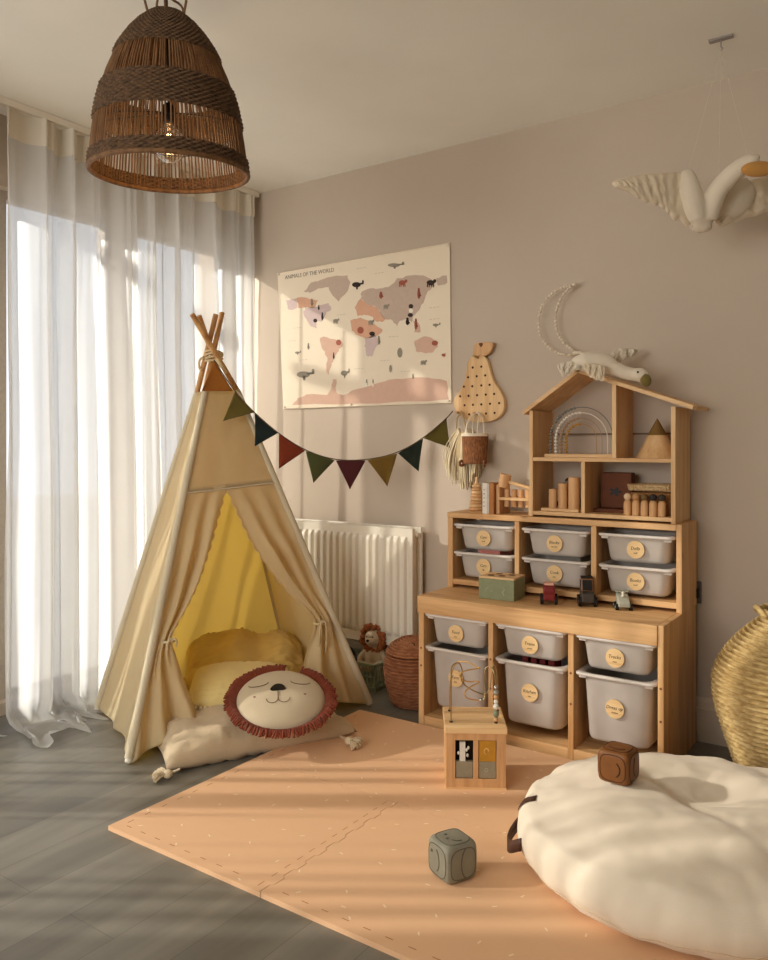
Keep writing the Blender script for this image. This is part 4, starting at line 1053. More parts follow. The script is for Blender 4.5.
# small trolley basket
tb=thing('hanging_basket','small brown rattan basket with white loop handles hanging from the pear board','basket',(1.33,-.07,1.12))
RAT=woven('brown_rattan',hexc(160,106,66),hexc(92,54,32),(150,150,60))
pt=pz(180,402,-.055); cB=Vector((pz(168,500,-.085).x,-.085,pz(168,640,-.085).z))
zt_=pz(168,508,-.085).z; hb_=zt_-cB.z
def tbf(u,v):
    a=2*PI*u; r=lerp(.048,.055,v)*(1+.03*abs(math.sin(a*24)))
    return (cB.x+r*math.cos(a)*1.05,cB.y+r*math.sin(a)*.85,cB.z+hb_*v+.0015*math.sin(v*60))
mb=MB(); mb.grid(tbf,192,26,cu=True); mb.add([tbf(k/96,0) for k in range(96)],[tuple(range(96))]); build('basket_body',mb,RAT,tb,solid=.003)
mb=MB()
for k in range(2): mb.tube([(cB.x+.058*math.cos(2*PI*q/40),cB.y+.047*math.sin(2*PI*q/40),zt_+.001+k*.006) for q in range(40)],.0042,7,closed=True)
build('rim',mb,fabric('white_rope',hexc(226,212,190)),tb)
mb=MB()
for s in (-1,1):
    pts=[Vector((cB.x-.026,cB.y+s*.032,zt_)),Vector((cB.x-.026,cB.y+s*.026,zt_+.06)),Vector((pt.x-.018,pt.y+s*.008,pt.z-.008)),Vector((pt.x,pt.y+s*.008,pt.z+.008)),Vector((pt.x+.018,pt.y+s*.008,pt.z-.008)),Vector((cB.x+.028,cB.y+s*.026,zt_+.06)),Vector((cB.x+.028,cB.y+s*.032,zt_))]
    mb.tube(rnd(pts,2),.0034,7)
build('loop_handle',mb,fabric('white_rope_b',hexc(232,218,196)),tb)
for sx in (-1,1):
    q=Vector((cB.x+sx*.056,cB.y-.02,cB.z+.000)); o=build('wheel',MB().lathe([(.006,-.004),(.015,-.004),(.016,0),(.015,.004),(.006,.004),(.005,0),(.006,-.004)],(0,0,0),20),RAT,tb,world=False)
    o.location=(q.x-tb.location.x,q.y-tb.location.y,q.z-tb.location.z); o.rotation_euler=(0,PI/2 if True else 0,math.radians(20*sx))
# ------------------------------------------------------------------ teepee
CANV=fabric('cream_canvas',hexc(228,216,184),trans=.50,tcol=hexc(248,228,158),weave=900,bst=.2,big=5,vary=.03)
CANVD=fabric('cream_canvas_sleeve',hexc(218,206,178),trans=.15,tcol=hexc(236,214,150),weave=900,bst=.2)
POLE=wood('teepee_pole',hexc(206,158,100),hexc(164,112,62),2,1.5)
tc_=(.50,-.80,0)
tp=thing('play_teepee','cream canvas play teepee with its front flaps tied back, in the room corner','teepee',tc_)
FL=PZ(129,764,0); FR=PZ(369,706,0); BL=PZ(98,711,0); BB=Vector((.36,-.17,0))
tops=dict(FL=PD(222,313,3.44),FR=PD(192,314,3.24),BL=PD(216,314,3.36),BB=PD(199,316,3.30))
# canvas top corners
CT=dict(FL=PD(205,391,3.30),FR=PD(237,390,3.39),BL=PD(197,393,3.40),BB=PD(223,385,3.47))
feet=dict(FL=FL,FR=FR,BL=BL,BB=BB)
for k in ('FL','FR','BL','BB'):
    f,t=feet[k],tops[k]
    ct=CT[k]
    mid2=ct+(tops[k]-ct).normalized()*.0
    inw=(Vector(tc_)-f); inw.z=0; inw.normalize()
    p0=f+Vector((0,0,.014)); 

    build('pole',MB().tube([p0,lerp(p0,ct,.5),ct,tops[k]],.0112,14),POLE,tp)
    build('end_cap',MB().sph(p0,(.015,.015,.012),12,8),plain('white_rubber',hexc(226,218,200),.6,bst=0),tp)
def side(a,b,nfold,sag,name='side_canvas',seed=0,bot=.010):
    A0,B0,A1,B1=feet[a],feet[b],CT[a],CT[b]
    n=(B0-A0).cross(A1-A0).normalized()
    cen=(A0+B0+A1+B1)/4; 
    if (cen-Vector((tc_[0],tc_[1],.6))).dot(n)<0: n=-n
    def fn(u,v):
        p=lerp(lerp(A0,B0,u),lerp(A1,B1,u),v)
        w=4*u*(1-u)
        d=-sag*w*(1-v)**.7*(.6+.4*math.sin(3*v+seed))
        d+=.010*w*(1-v)*math.sin(u*PI*nfold+3*v+seed)+.012*w*noise.noise(Vector((u*5,v*4,seed)))
        p=p+n*(d+.002)
        p.z=max(p.z,bot+.004*math.sin(u*11+seed))
        return p
    mb=MB(); mb.grid(fn,40,60); return build(name,mb,CANV,tp,solid=.0018)
side('BL','FL',5,.03,seed=1); side('BB','BL',5,.05,name='back_canvas',seed=4); side('FR','BB',6,.04,name='back_canvas',seed=7)
# pole sleeves along the four edges
for k in ('FL','FR','BL','BB'):
    f=feet[k]; pts=[lerp(f+Vector((0,0,.02)),CT[k],s/12) for s in range(13)]
    build('pole_sleeve',MB().tube(pts,[.0165-.003*s/12+.0006*math.sin(s*2.3) for s in range(13)],12),CANVD,tp)
# front: upper panel + flaps, in the plane of the front poles
fn_=(FR-FL).cross(CT['FL']-FL).normalized()
if (FL-Vector(tc_)).dot(fn_)<0: fn_=-fn_
def fp(px,py,off=0): return PP(px,py,FL,fn_)+fn_*off
def edgeL(py): t=(764-py)/(764-391); return lerp(129,205,t)
def edgeR(py): t=(706-py)/(706-390); return lerp(369,237,t)
def upf(u,v):
    yl,yr=lerp(494,391,v),lerp(483,390,v)
    p0=fp(edgeL(yl),yl); p1=fp(edgeR(yr),yr)
    p=lerp(p0,p1,u)
    return p+fn_*(.004+.006*math.sin(u*PI)*noise.noise(Vector((u*4,v*3,0))))
mb=MB(); mb.grid(upf,24,16); build('front_panel',mb,CANV,tp,solid=.0018)
mb=MB(); mb.tube([upf(k/20,0)+fn_*.003 for k in range(21)],.0035,6); build('seam_band',mb,CANVD,tp)
def interp(pts,py):
    if py<pts[0][1]: return pts[0][0]
    for (x0,y0),(x1,y1) in zip(pts,pts[1:]):
        if y0<=py<=y1: return lerp(x0,x1,(py-y0)/(y1-y0))
    return pts[-1][0]
def smoothpts(pts): return [(p.x,p.y) for p in rnd([(a,b,0) for a,b in pts],2)]
LI=smoothpts([(226,487),(219,515),(212,545),(203,575),(190,603),(176,624),(171,640),(176,655),(188,685),(201,716)])
RI=smoothpts([(226,487),(240,517),(259,551),(279,580),(299,602),(314,618),(315,628),(309,645),(305,672),(304,700)])
def flap(inner,edge,ybot_in,ybot_out,ytie,side_,seed):
    yi1=ybot_in
    def fn(u,v):
        # v: 0 top .. 1 bottom ; u: 0 pole .. 1 inner edge
        yin=lerp(484,yi1,v); yout=lerp(489 if side_>0 else 479,ybot_out,v)
        xi=interp(inner,yin); xo=edge(yout)
        dt=(yin-ytie)
        tie=math.exp(-(dt/26.0)**2)
        sc=0
        if dt<-12 and u>.9: sc=(3.0*abs(math.sin((yin-487)*PI/11.0))-1)*side_*.8
        uu=u
        px=lerp(xo,xi,uu)+ (sc if u>.97 else 0); py=lerp(yout,yin,uu)
        p=fp(px,py)
        amp=(.006+.020*(1-tie)*min(1,abs(dt)/60))*min(1,v*3)*(1 if dt<0 else 1.5)
        nf=5.0
        d=amp*math.sin(uu*PI*nf+seed)*uu**.5 + .012*tie*math.sin(uu*PI*9)*.6
        d+=.035*uu*(tie*.5+(1 if dt>0 else 0)*min(1,dt/60)*.3)*0
        d+=.010*noise.noise(Vector((uu*4,v*7,seed)))*min(1,v*4)
        return p+fn_*(d+.003)
    mb=MB(); mb.grid(fn,40,110); return build('door_flap',mb,CANV,tp,solid=.0018)
flap(LI,edgeL,716,764,641,1,1.0)
flap(RI,edgeR,700,704,622,-1,2.2)
# tie ribbons around the gathered flaps
RIB=fabric('tie_ribbon',hexc(206,186,146),weave=700)
def tie(px,py,w,hang):
    c=fp(px,py,.012); ax=(FR-FL).normalized()
    mb=MB(); mb.tube([c+ax*w*math.cos(t)+fn_*.020*math.sin(t)+Vector((0,0,.004*math.sin(t*2))) for t in [2*PI*k/24 for k in range(24)]],.0055,8,closed=True,flat=1)
    for s,l in ((-1,hang),(1,hang*.8)):
        st=c+fn_*.020; mb.tube(rnd([st,st+ax*s*.012+fn_*.012+Vector((0,0,.006)),st+ax*s*.02+fn_*.008+Vector((0,0,-l*.5)),st+ax*s*.014+fn_*.006+Vector((0,0,-l))],2),.0045,6)
    mb.sph(c+fn_*.022,.010,10,8)
    build('tie_ribbon',mb,RIB,tp)
tie(168,641,.022,.03); tie(318,623,.022,.16)
# cord around the poles
kc=PD(214,357,3.36)
mb=MB()
for k in range(4): mb.tube([kc+Vector((.036*math.cos(t),.034*math.sin(t),-.012+.010*k+.006*math.sin(t+k))) for t in [2*PI*q/22 for q in range(22)]],.0052,7,closed=True)
mb.tube(rnd([kc+Vector((.03,-.02,0)),kc+Vector((.05,-.02,-.02)),kc+Vector((.075,.0,-.075)),kc+Vector((.062,.0,-.06)),kc+Vector((.03,-.02,-.01))],2),.006,7)
mb.tube(rnd([kc+Vector((-.03,-.03,0)),kc+Vector((-.058,-.03,-.01)),kc+Vector((-.058,-.03,-.05)),kc+Vector((-.04,-.03,-.055))],2),.005,7)
build('binding_cord',mb,fabric('cotton_cord',hexc(206,182,140)),tp)

# ------------------------------------------------------------------ bunting
KA=kc-FV*.105; KBp=PY(453,411,-.035)
vd=(KBp-KA); vd.z=0; nb_=Vector((-vd.y,vd.x,0)).normalized()
def bp_(px,py): return PP(px,py,KA,nb_)
bn=thing('bunting','string of nine felt pennants hung from the teepee top to the wall map corner','bunting',(KA+KBp)/2)
S_=[(214,360),(234,391),(254.5,413),(278.5,433.7),(305.6,451),(335.3,460.4),(366.5,460.2),(397.4,453.3),(423.3,438.4),(447,418),(453,411)]
build('string',MB().tube(rnd([bp_(*p) for p in S_],2),.0024,6),fabric('bunting_string',hexc(96,76,54)),bn)
F=[((214,361),(233,391),(202,391),(150,92,36)),((235,392),(254,412.5),(223,421),(104,92,44)),((254.8,413.5),(278,433),(255,446),(34,44,44)),((278.8,434),(305,450.8),(279.2,468.5),(126,54,32)),((305.8,451),(334.8,460.4),(313.5,482.8),(78,82,48)),((336,460.5),(365.8,460.4),(349.8,489),(84,40,42)),((367.2,460.3),(397,453.5),(387.5,486),(124,98,44)),((397.8,453.2),(422.8,438.8),(418.9,471.5),(44,54,46)),((424,438.2),(446.8,418.2),(449.6,447.6),(102,92,44))]
for k,(a,b,c,cl) in enumerate(F):
    A,B,C_=[bp_(*q) for q in (a,b,c)]
    mb=MB()
    def pf_(u,v,A=A,B=B,C_=C_,k=k):
        e=lerp(A,B,u); p=lerp(e,C_,v)
        return p+nb_*(.006*math.sin(v*2.6+k)*math.sin(PI*u)*(1)+.004*math.sin(v*3+k*1.7))
    mb.grid(pf_,10,12)
    build('pennant',mb,fabric('felt_%d'%k,hexc(*cl),weave=500,bst=.4,trans=.04),bn,solid=.0022)

# ------------------------------------------------------------------ cushions
def pillow(a,b,h,pinch=.10,seed=0,n=44,pw=.42,wr=.006,droop=0,rc=0):
    def fn(u,v,s):
        x,y=2*u-1,2*v-1
        X=a*x*(1-pinch*(1-y*y)*abs(x)**2); Y=b*y*(1-pinch*(1-x*x)*abs(y)**2)
        X*=1-rc*y**4; Y*=1-rc*x**4
        k=((1-x*x)*(1-y*y)); z=h*max(0,k)**pw
        z+=wr*noise.noise(Vector((X*9,Y*9,seed+s)))*min(1,k*5)
        z+=wr*.8*noise.noise(Vector((x*7*(1+abs(y)),y*7*(1+abs(x)),seed+s*3)))*min(1,k*8)*(1-k)
        return Vector((X,Y,max(-h,s*z-droop*max(abs(x),abs(y))**4)))
    mb=MB(); mb.grid(lambda u,v:fn(u,v,1),n,n); mb.grid(lambda u,v:fn(u,v,-1)*1.0 if True else 0,n,n)
    return mb,fn
LINEN=fabric('natural_linen',hexc(200,180,150),weave=600,bst=.5,big=10,vary=.06)
YEL=fabric('pale_yellow_cotton',hexc(226,204,140),weave=1200,bst=.2); YEL2=fabric('straw_yellow_cotton',hexc(214,184,112),weave=1000,bst=.2)
ax=PZ(345,738,0)-PZ(176,772,0); ang=math.atan2(ax.y,ax.x)
cm_=(PZ(345,738,0)+PZ(176,772,0))/2; inn=Vector((-math.sin(ang),math.cos(ang),0))
LC=ax.length/2+.040
cc_=cm_+inn*.240
fc=thing('floor_cushion','natural linen floor cushion with corner tassels, lying in the teepee opening','cushion',(cc_.x,cc_.y,.068),ang)
mb,_=pillow(LC,.27,.068,.07,3,wr=.022,pw=.30,droop=.040); build('cushion_cover',mb,LINEN,fc,world=False,weld=True)
def tassel(px,py,par,dirx):
    c=PZ(px,py,.034 if dirx<2 else .020); mb=MB(); r_=random.Random(px)
    mb.sph(c,(.016,.016,.015),12,8)
    mb.tube([c,PZ(px+(12 if dirx>2 else -9),py-5,.03),],.004,6)
    for k in range(60):
        a=r_.uniform(-.9,.9)+dirx; e=r_.uniform(-.6,.6)
        d=Vector((math.cos(a)*math.cos(e),math.sin(a)*math.cos(e),math.sin(e)*.5-.1)); q=c+d*.052; q.z=max(.006 if dirx>2 else MT+.004,q.z)
        mb.tube([c,lerp(c,q,.6)+Vector((0,0,.006)),q],.0026,5)
    build('tassel',mb,fabric('tassel_cotton_%d'%px,hexc(214,196,164),weave=300,bst=.5),par)
tassel(168,774,fc,math.radians(215)); tassel(349,741,fc,math.radians(10))
# inside: quilted mat, yellow pillow with pompom trim
qm=thing('quilted_mat','straw yellow quilted mat on the floor at the back of the teepee','cushion',(.52,-.66,.0),math.radians(70))
def qf(u,v):
    x,y=(2*u-1)*.36,(2*v-1)*.27
    k=min(1,min(u,1-u)*14)*min(1,min(v,1-v)*14)
    return (x,y,.075*k**.5+.022*k*(abs(math.sin(x*PI/.18))*abs(math.sin(y*PI/.18)))**.5)
mb=MB(); mb.grid(qf,60,50); mb.grid(lambda u,v:((2*u-1)*.36,(2*v-1)*.27,.002),2,2); build('quilt',mb,YEL2,qm,world=False,weld=True)
q0=PD(246,655,3.52)
o=thing('cushion','yellow tufted cushion leaning at the very back of the teepee','cushion',(q0.x,q0.y,.16),math.radians(48))
mb,_=pillow(.27,.19,.095,.05,8,wr=.035,pw=.45,rc=.14); mb.v=[Matrix.Rotation(math.radians(22),4,'X')@v for v in mb.v]; build('cushion_cover',mb,YEL2,o,world=False,weld=True)
q1=PD(240,689,3.16)
yp=thing('cushion','pale yellow pillow edged with small pompoms, behind the lion cushion','cushion',(q1.x,q1.y,.165),math.radians(40))
Rm=Matrix.Rotation(math.radians(14),4,'X')
mb,pfn=pillow(.20,.15,.062,.03,5,wr=.010,pw=.42,rc=.10); mb.v=[Rm@v for v in mb.v]; build('cushion_cover',mb,YEL,yp,world=False,weld=True)
for k in range(20):
    p=Rm@pfn((k+.5)/20,0,1); build('pompom',MB().sph(p+Vector((0,-.006,-.003)),.0085,8,6),plain('pompom_cream',hexc(232,216,180),.9,bst=0) if k==0 else bpy.data.materials['pompom_cream'],yp,world=False)
# lion cushion
lc0=PD(281,705,2.96)
lc=thing('lion_cushion','round lion face cushion with a rust fringe mane, on the linen floor cushion','cushion',(lc0.x,lc0.y,.165),math.atan2(CAM.y-lc0.y,CAM.x-lc0.x)+PI/2+math.radians(2))
Rl=Matrix.Rotation(math.radians(22),4,'X')   # local: -Y towards the viewer, tilted up
a_,b_,h_=.168,.164,.060
def lf(r,t,s):
    x=a_*r*math.cos(t); y=b_*r*math.sin(t)
    return Rl@Vector((x,y,s*h_*(1-r**2.6)**.55+ .004*noise.noise(Vector((x*14,y*14,s)))*(1-r)))
mb=MB()
for s in (1,-1): mb.grid(lambda u,v,s=s:lf(v,2*PI*u,s),64,24,cu=True)
build('cushion_cover',mb,fabric('lion_linen',hexc(200,184,156),weave=900,bst=.3),lc,world=False,weld=True)
mb=MB(); r_=random.Random(2)
for k in range(230):
    t=2*PI*(k+r_.uniform(-.3,.3))/230; deg=math.degrees(t)%360
    if 62<deg<84: continue
    L_=.040+r_.uniform(-.006,.007)
    p0=lf(.985,t,1); d=(Rl@Vector((math.cos(t),math.sin(t),.15))).normalized(); tg=Vector((-math.sin(t),math.cos(t),0))
    b1=p0+d*L_*.5+tg*r_.uniform(-.004,.004)+Vector((0,0,.010)); b2=p0+d*L_+tg*r_.uniform(-.01,.01)+Vector((0,0,-.004))
    mb.tube([p0,b1,b2],[.0048,.0052,.0040],6)
build('fringe_mane',mb,MANE2,lc,world=False)
mb=MB()
def on(x,y,off=.002):
    y-=.034; r=math.hypot(x/a_,y/b_); t=math.atan2(y/b_,x/a_); return lf(r,t,1)+Rl@Vector((0,0,off))
P=[on(x,y) for x,y in [(x-.010,y*1.15-.010) for x,y in cr_([(-.030,.040),(-.012,.060),(.012,.060),(.026,.044),(.022,.034),(-.004,.030),(-.024,.030)],4)]]
mb.add(P,[tuple(range(len(P)))]); build('nose_patch',mb,BLACK,lc,world=False,solid=.002)
mb=MB()
for cx_ in (-.022,.020): mb.tube([on(cx_-.012+.022*math.cos(t),-.014+.022*math.sin(t)) for t in [PI+PI*k/12 for k in range(13)]],.0011,5)
mb.tube([on(-.013,.022),on(-.013,-.014)],.0011,5)
for sx in (-1,1): mb.tube([on(sx*.078-.005+.036*math.cos(t),.078+.018*math.sin(t)) for t in [PI+PI*k/12 for k in range(13)]],.0013,5)
build('stitched_line',mb,fabric('brown_thread',hexc(96,66,50)),lc,world=False)
mb=MB()
for sx in (-1,1): mb.sph(on(sx*.092-.006,.008,.0),(.0055,.0055,.002),10,6)
build('cheek_dot',mb,fabric('cheek_thread',hexc(140,92,74)),lc,world=False)

# ------------------------------------------------------------------ pendant lamp
lc_=Vector((1.182,-1.619,0)); D=2.31
base=PD(170,173,D); topz=PD(168,19,D).z
Rb=.224; zb_=base.z; Hs=topz-zb_
lamp=thing('pendant_lamp','bell shaped dark wicker pendant lamp with a lit globe bulb, hanging from the ceiling','pendant lamp',(base.x,base.y,zb_))
lamp.rotation_euler=Quaternion(RV,math.radians(4.2)).to_euler()
LTAB=[(-.1,1.0),(0,1.0),(.08,.985),(.17,.965),(.30,.925),(.43,.87),(.55,.80),(.66,.71),(.77,.60),(.86,.475),(.93,.35),(.975,.24),(1.0,.17)]
def lr_(t):
    for (a,b),(c_,d_) in zip(LTAB,LTAB[1:]):
        if t<=c_: 
            k=max(0,(t-a)/(c_-a)); return Rb*lerp(b,d_,k)
    return Rb*.17
WIC=woven('dark_wicker',hexc(112,84,58),hexc(52,38,28),(60,60,160),.7); WICL=woven('cane_stick',hexc(136,100,66),hexc(84,56,34),(60,60,8),.6)
def band(t0,t1,m):
    n=max(6,int((t1-t0)*Hs/.006)*4)
    def fn(u,v):
        t=lerp(t0,t1,v); a=2*PI*u; ph=v*n/4
        w=math.sin(a*52+(int(ph)%2)*PI); k=abs(math.sin(PI*ph))
        r=lr_(t)+.0035*w*k+.002*k+.0018*noise.noise(Vector((a*14,ph,3)))
        return (r*math.cos(a),r*math.sin(a),t*Hs)
    mb=MB(); mb.grid(fn,416,n,cu=True); return build('woven_band',mb,m,lamp,world=False,solid=.004)
band(-.005,.09,WIC); band(.30,.515,WIC); band(.71,.998,WIC)
mb=MB()
for k in range(128):
    a=2*PI*k/128+random.uniform(-.009,.009); da=random.uniform(-.02,.02)
    mb.tube([((lr_(t)-.001)*math.cos(a+da*t),(lr_(t)-.001)*math.sin(a+da*t),t*Hs) for t in (.02,.1,.2,.3,.4,.5,.6,.7,.8,.9,.97)],.0026,5)
build('cane_sticks',mb,WICL,lamp,world=False)
mb=MB(); mb.tube([(lr_(0)*math.cos(t),lr_(0)*math.sin(t),0) for t in [2*PI*k/80 for k in range(80)]],.007,8,closed=True); build('rim_roll',mb,WICL,lamp,world=False)
mb=MB()
mb.tube([(.150*math.cos(t)*1.35,.150*math.sin(t)*1.35,Hs*.26+.012*math.sin(t*2)) for t in [2*PI*k/60 for k in range(60)]],.0016,6,closed=True)
for a in (0,2.1,4.2): mb.tube([(.205*math.cos(a),.205*math.sin(a),Hs*.26),(.02*math.cos(a),.02*math.sin(a),Hs*.37)],.0016,6)
build('support_wire',mb,BLACK,lamp,world=False)
bzc=Hs*.175
build('lamp_socket',MB().lathe([(.001,Hs*.44),(.008,Hs*.44),(.020,Hs*.42),(.021,Hs*.33),(.018,Hs*.30),(.001,Hs*.30)],n=24),BLACK,lamp,world=False)
m,nt,b=newmat('bulb_glass'); out_=nt.nodes['Material Output']; g=N(nt,'ShaderNodeBsdfGlossy'); g.inputs['Roughness'].default_value=.03; t=N(nt,'ShaderNodeBsdfTransparent'); t.inputs['Color'].default_value=(1,.93,.82,1)
fr=N(nt,'ShaderNodeLayerWeight'); fr.inputs['Blend'].default_value=.25; mx=N(nt,'ShaderNodeMixShader'); nt.links.new(fr.outputs['Facing'],mx.inputs[0]); nt.links.new(t.outputs[0],mx.inputs[1]); nt.links.new(g.outputs[0],mx.inputs[2]); nt.links.new(mx.outputs[0],out_.inputs['Surface']); BULB=m
bu=build('globe_bulb',MB().sph((0,0,bzc),(.050,.050,.050),28,20).cyl((0,0,bzc+.040),(0,0,Hs*.30),.020,.014,n=20),BULB,lamp,world=False)
m,nt,b=newmat('glowing_filament'); b.inputs['Emission Color'].default_value=(1,.62,.25,1); b.inputs['Emission Strength'].default_value=40; b.inputs['Base Color'].default_value=(1,.7,.3,1); FIL=m
mb=MB()
for k in range(5):
    a=2*PI*k/5; mb.tube(rnd([(.006*math.cos(a),.006*math.sin(a),bzc+.03),(.015*math.cos(a),.015*math.sin(a),bzc-.022),(.006*math.cos(a+.5),.006*math.sin(a+.5),bzc+.02)],2),.0014,5)
build('filament',mb,FIL,bu,world=False)
# hanging ropes and cord
mb=MB()
for a in (.3,1.6,2.9,4.3,5.5):
    r=.055; mb.tube(rnd([(r*math.cos(a),r*math.sin(a),Hs-.01),(r*1.25*math.cos(a),r*1.25*math.sin(a),Hs+.045),(.02*math.cos(a+.8),.02*math.sin(a+.8),Hs+.055),(.012*math.cos(a),.012*math.sin(a),Hs+.075)],2),.0036,6)
build('wicker_loop',mb,WICL,lamp,world=False)
build('cord',MB().tube([(0,0,Hs*.42),(0,0,Hs+.06),(0,0,CH-.028-zb_)],.0035,8),BLACK,lamp,world=False)
build('ceiling_rose',MB().lathe([(.001,CH-zb_-.002),(.045,CH-zb_-.002),(.045,CH-zb_-.020),(.030,CH-zb_-.028),(.001,CH-zb_-.028)],n=28),BLACK,lamp,world=False)
l=bpy.data.lights.new('bulb_light','POINT'); l.energy=1.0; l.color=(1,.66,.36); l.shadow_soft_size=.03
lo=bpy.data.objects.new('bulb_light',l); COL.objects.link(lo); lo.parent=lamp; lo.location=(0,0,bzc)

# ------------------------------------------------------------------ plush birds
PLU=fabric('white_muslin',hexc(226,214,194),weave=900,bst=.35,big=20,vary=.03); PLT=fabric('cream_muslin',hexc(226,210,184),weave=900,bst=.35); MUS=fabric('mustard_felt',hexc(190,140,76),weave=700,bst=.3)
def wing(lead,trail,th,rip,nr,nrm,seed=0,lob=0):
    lead=rnd(lead,2); trail=rnd(trail,2)
    def at(P,t):
        s=t*(len(P)-1); i=min(int(s),len(P)-2); return lerp(P[i],P[i+1],s-i)
    def fn(u,v,s):
        a,b=at(lead,u),at(trail,u); 
        p=lerp(a,b,v)
        if lob: p=p+(b-a)*v*lob*(abs(math.sin(u*PI*nr*.5))-.5)
        e=max(0,4*v*(1-v))**.5*min(1,u*7)**.5*min(1,(1-u)*7+.25)**.5
        return p+nrm*s*(th*e+rip*e*math.sin(u*PI*nr+1.5*v)+(rip+.002)*1.3*e*noise.noise(Vector((u*18,v*7,seed)))+(rip+.002)*e*noise.noise(Vector((u*40,v*16,seed))))
    mb=MB(); mb.grid(lambda u,v:fn(u,v,1),70,16); mb.grid(lambda u,v:fn(u,v,-1),70,16); return mb
hook=PZ(721,38,CH)
dS=2.63
bc3=PD(703,208,dS)
sw=thing('hanging_swan','white fabric swan mobile with spread wings, hanging from the ceiling by threads','mobile',bc3)
back_=-FV
W=lambda x,y,d: PD(590+x/4.0,20+y/4.0,d)
mb=wing([W(92,650,2.55),W(160,622,2.56),W(260,612,2.58),W(385,606,2.62)],[W(98,668,2.55),W(170,690,2.56),W(190,715,2.565),W(250,735,2.58),W(300,752,2.59),W(320,790,2.60),W(410,825,2.62)],.016,.0018,21,back_,1,lob=.10)
mb.sph(W(125,655,2.555),(.030,.012,.014),14,10,Matrix.Rotation(TH,3,'Z'))
build('left_wing',mb,PLT,sw)
mb=MB()
mb.tube(rnd([W(385,612,2.62),W(395,660,2.60),W(405,720,2.60),W(430,790,2.62)],2),[lerp(.020,.040,math.sin(PI*min(1,k/12*.7))) for k in range(13)],14)
mb.sph(W(440,790,2.64),(.042,.060,.050))
mb.sph(W(455,825,2.63),(.028,.03,.020)); mb.sph(W(556,715,2.67),(.092,.045,.072),18,12,Matrix.Rotation(TH,3,'Z')@Matrix.Rotation(math.radians(-35),3,'Y'))
ne=rnd([W(470,790,2.62),W(485,740,2.60),W(510,680,2.58),W(555,630,2.56),W(600,590,2.54),W(640,568,2.53),W(670,575,2.52)],2)
mb.tube(ne,[lerp(.036,.026,k/(len(ne)-1)) for k in range(len(ne))],14); mb.sph(W(640,572,2.525),(.030,.030,.026))
build('body',mb,PLU,sw,remesh=.005)
mb=MB(); mb.sph(W(672,596,2.505),(.052,.022,.025),18,12,Matrix.Rotation(TH-.1,3,'Z')); build('mustard_beak',mb,MUS,sw)
mb=wing([W(500,800,2.66),W(560,690,2.66),W(640,640,2.67),W(760,610,2.70),W(860,620,2.74)],[W(520,830,2.66),W(600,800,2.67),W(700,770,2.69),W(790,750,2.71),W(880,690,2.75)],.014,.005,12,back_,3,lob=.05)
build('right_wing',mb,PLT,sw)
build('ceiling_hook',MB().box(hook.x-.038,hook.x+.038,hook.y-.012,hook.y+.012,CH-.006,CH-.0005).tube([hook-Vector((0,0,.005)),hook-Vector((0,0,.03)),hook-Vector((-.006,0,.036)),hook-Vector((0,0,.042))],.0022,6),plain('grey_metal_plate',hexc(150,144,140),.4,bst=0),sw)
mb=MB()
for q in (W(395,600,2.63),W(515,640,2.60),W(632,550,2.53)): mb.tube([hook-Vector((0,0,.04)),q],.0007,5)
build('thread',mb,plain('white_thread',hexc(214,204,188),.8,bst=0),sw)
# swan lying on the doll house roof
Q=lambda x,y,d: PD(520+x/5.486,270+y/5.486,d)
gs=thing('plush_swan','white plush swan with an olive beak lying across the doll house roof','plush toy',PD(600,365,3.0))
# roof height under points is respected by depth choice
mb=MB()
def tb_(pts,rs): mb.tube(rnd(pts,2),[lerp(rs[0],rs[1],k/100) for k in range(0,1000)][:0] or None,10) if False else None
bd=rnd([Q(330,505,2.98),Q(400,505,2.98),Q(470,515,2.97),Q(520,540,2.95),Q(580,565,2.94),Q(640,575,2.92),Q(690,590,2.90)],2)
nB=len(bd); mb.tube(bd,[(.030+.012*math.sin(min(1,k/nB*2.2)*PI)) if k<nB*.45 else lerp(.026,.022,(k/nB-.45)/.55) for k in range(nB)],14)
mb.sph(Q(655,575,2.91),(.032,.028,.026)); mb.sph(Q(350,505,2.98),(.05,.035,.030))
build('plush_body',mb,PLU,gs,remesh=.005)
build('olive_beak',MB().sph(Q(690,606,2.885),(.020,.018,.024),14,10),fabric('olive_felt',hexc(120,104,56)),gs)
build('eye',MB().sph(Q(646,560,2.885),(.004,.004,.004),8,6),BLACK,gs)
n2=(back_+Vector((0,0,.6))).normalized()
mb=wing([Q(478,495,3.02),Q(510,440,3.03),Q(560,425,3.04),Q(620,430,3.05),Q(660,440,3.06)],[Q(490,510,3.02),Q(550,505,3.03),Q(590,490,3.04),Q(620,470,3.05),Q(655,448,3.06)],.010,.005,9,back_,2,lob=.12); build('wing',mb,PLU,gs)
mb=wing([Q(350,515,2.915),Q(390,510,2.91),Q(430,515,2.905),Q(465,530,2.90)],[Q(360,560,2.905),Q(385,590,2.90),Q(430,606,2.895),Q(460,610,2.89)],.008,.004,9,back_,5,lob=.08); build('wing',mb,PLT,gs)
mb=wing([Q(205,520,2.99),Q(240,505,2.98),Q(290,500,2.98),Q(340,500,2.97)],[Q(212,545,2.985),Q(235,590,2.975),Q(275,560,2.97),Q(335,540,2.96)],.010,.005,8,back_,6,lob=.2); build('tail_feathers',mb,PLU,gs)
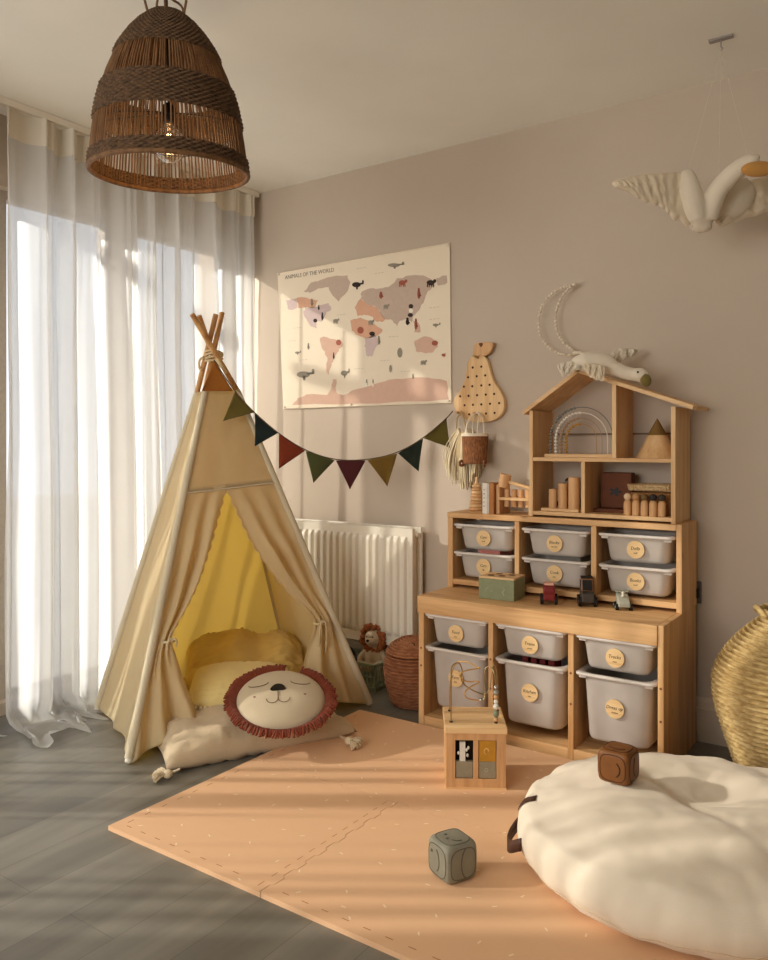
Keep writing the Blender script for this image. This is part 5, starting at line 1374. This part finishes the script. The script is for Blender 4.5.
# beaded moon
mo=thing('beaded_moon','wire crescent moon threaded with white beads, standing behind the doll house roof','ornament',PY(578,350,-.05))
WB=plain('white_bead',hexc(226,214,194),.5,bst=0)
def mpx(x,y): return PY(520+x/5.486,270+y/5.486,-.050)
outer=rnd([mpx(*q) for q in ((300,76),(240,92),(170,130),(118,195),(100,280),(112,370),(160,430),(220,462),(280,470),(330,455))],2)
inner=rnd([mpx(*q) for q in ((300,78),(250,115),(210,180),(192,260),(200,335),(232,395),(280,435),(330,455))],2)
for P_,nb2,rev in ((outer,34,0),(inner,26,0)):
    w=build('wire',MB().tube(P_,.0024,6),plain('cream_wire',hexc(206,188,160),.5,bst=0),mo)
    for k in range(nb2):
        s=(k+.3)/nb2*.86; i=min(int(s*(len(P_)-1)),len(P_)-2)
        if (k*7)%5==4: continue
        build('bead',MB().sph(lerp(P_[i],P_[i+1],s*(len(P_)-1)-i),(.0068,.0068,.0060),8,6),WB,w)
build('tip_tie',MB().sph(mpx(300,74),(.008,.005,.006),8,6),WB,mo)
build('base_bar',MB().tube([mpx(290,455),mpx(330,452),mpx(345,462)],.0055,8),WB,mo)
build('stand_rod',MB().tube([mpx(330,455),mpx(350,520)],.003,6),WB,mo)

# ------------------------------------------------------------------ lights and camera
w=bpy.data.worlds.new('sky'); S.world=w; w.use_nodes=True; nt=w.node_tree; bg=nt.nodes['Background']
# pale hazy sky: a little brighter towards the horizon
tcw=N(nt,'ShaderNodeTexCoord'); sx_=N(nt,'ShaderNodeSeparateXYZ'); nt.links.new(tcw.outputs['Generated'],sx_.inputs[0])
nt.links.new(ramp(nt,sx_.outputs[2],[(.0,(.84,.87,.90)),(.8,(.52,.64,.82))]),bg.inputs['Color']); bg.inputs['Strength'].default_value=1.05
s=bpy.data.lights.new('sun','SUN'); s.energy=7.4; s.angle=math.radians(1.2); s.color=(1,.95,.84)
so=bpy.data.objects.new('sun',s); COL.objects.link(so); so.rotation_euler=SD.to_track_quat('-Z','Y').to_euler(); so.location=(-4,-5,3)
for a,b_ in WIN:
    p=bpy.data.lights.new('window_portal','AREA'); p.shape='RECTANGLE'; p.size=HEAD-.05; p.size_y=b_-a; p.cycles.is_portal=True
    po=bpy.data.objects.new('window_portal',p); COL.objects.link(po); po.location=(WT-.17,(a+b_)/2,(HEAD+.05)/2); po.rotation_euler=(0,-PI/2,0)
# added warm fill light behind the camera, lifting the unit fronts and walls
p=bpy.data.lights.new('rear_fill_light','AREA'); p.shape='RECTANGLE'; p.size=2.5; p.size_y=1.4; p.energy=50; p.color=(1,.95,.87)
po=bpy.data.objects.new('rear_fill_light',p); COL.objects.link(po); po.location=(1.4,YF-.06,1.52); po.rotation_euler=(math.radians(90),0,0)
c=bpy.data.cameras.new('camera'); c.sensor_fit='HORIZONTAL'; c.sensor_width=36; c.lens=36*FP/768; c.shift_y=-35/768; c.clip_start=.05
co=bpy.data.objects.new('camera',c); COL.objects.link(co); co.location=CAM; co.rotation_euler=(PI/2,0,TH)
S.camera=co
S.view_settings.view_transform='Standard'; S.view_settings.look='None'; S.view_settings.gamma=1; S.view_settings.use_curve_mapping=False
S.view_settings.exposure=0.47
S.cycles.max_bounces=10; S.cycles.diffuse_bounces=5; S.cycles.transparent_max_bounces=16; S.cycles.sample_clamp_indirect=6
S.cycles.use_denoising=True; S.cycles.caustics_reflective=False; S.cycles.caustics_refractive=False
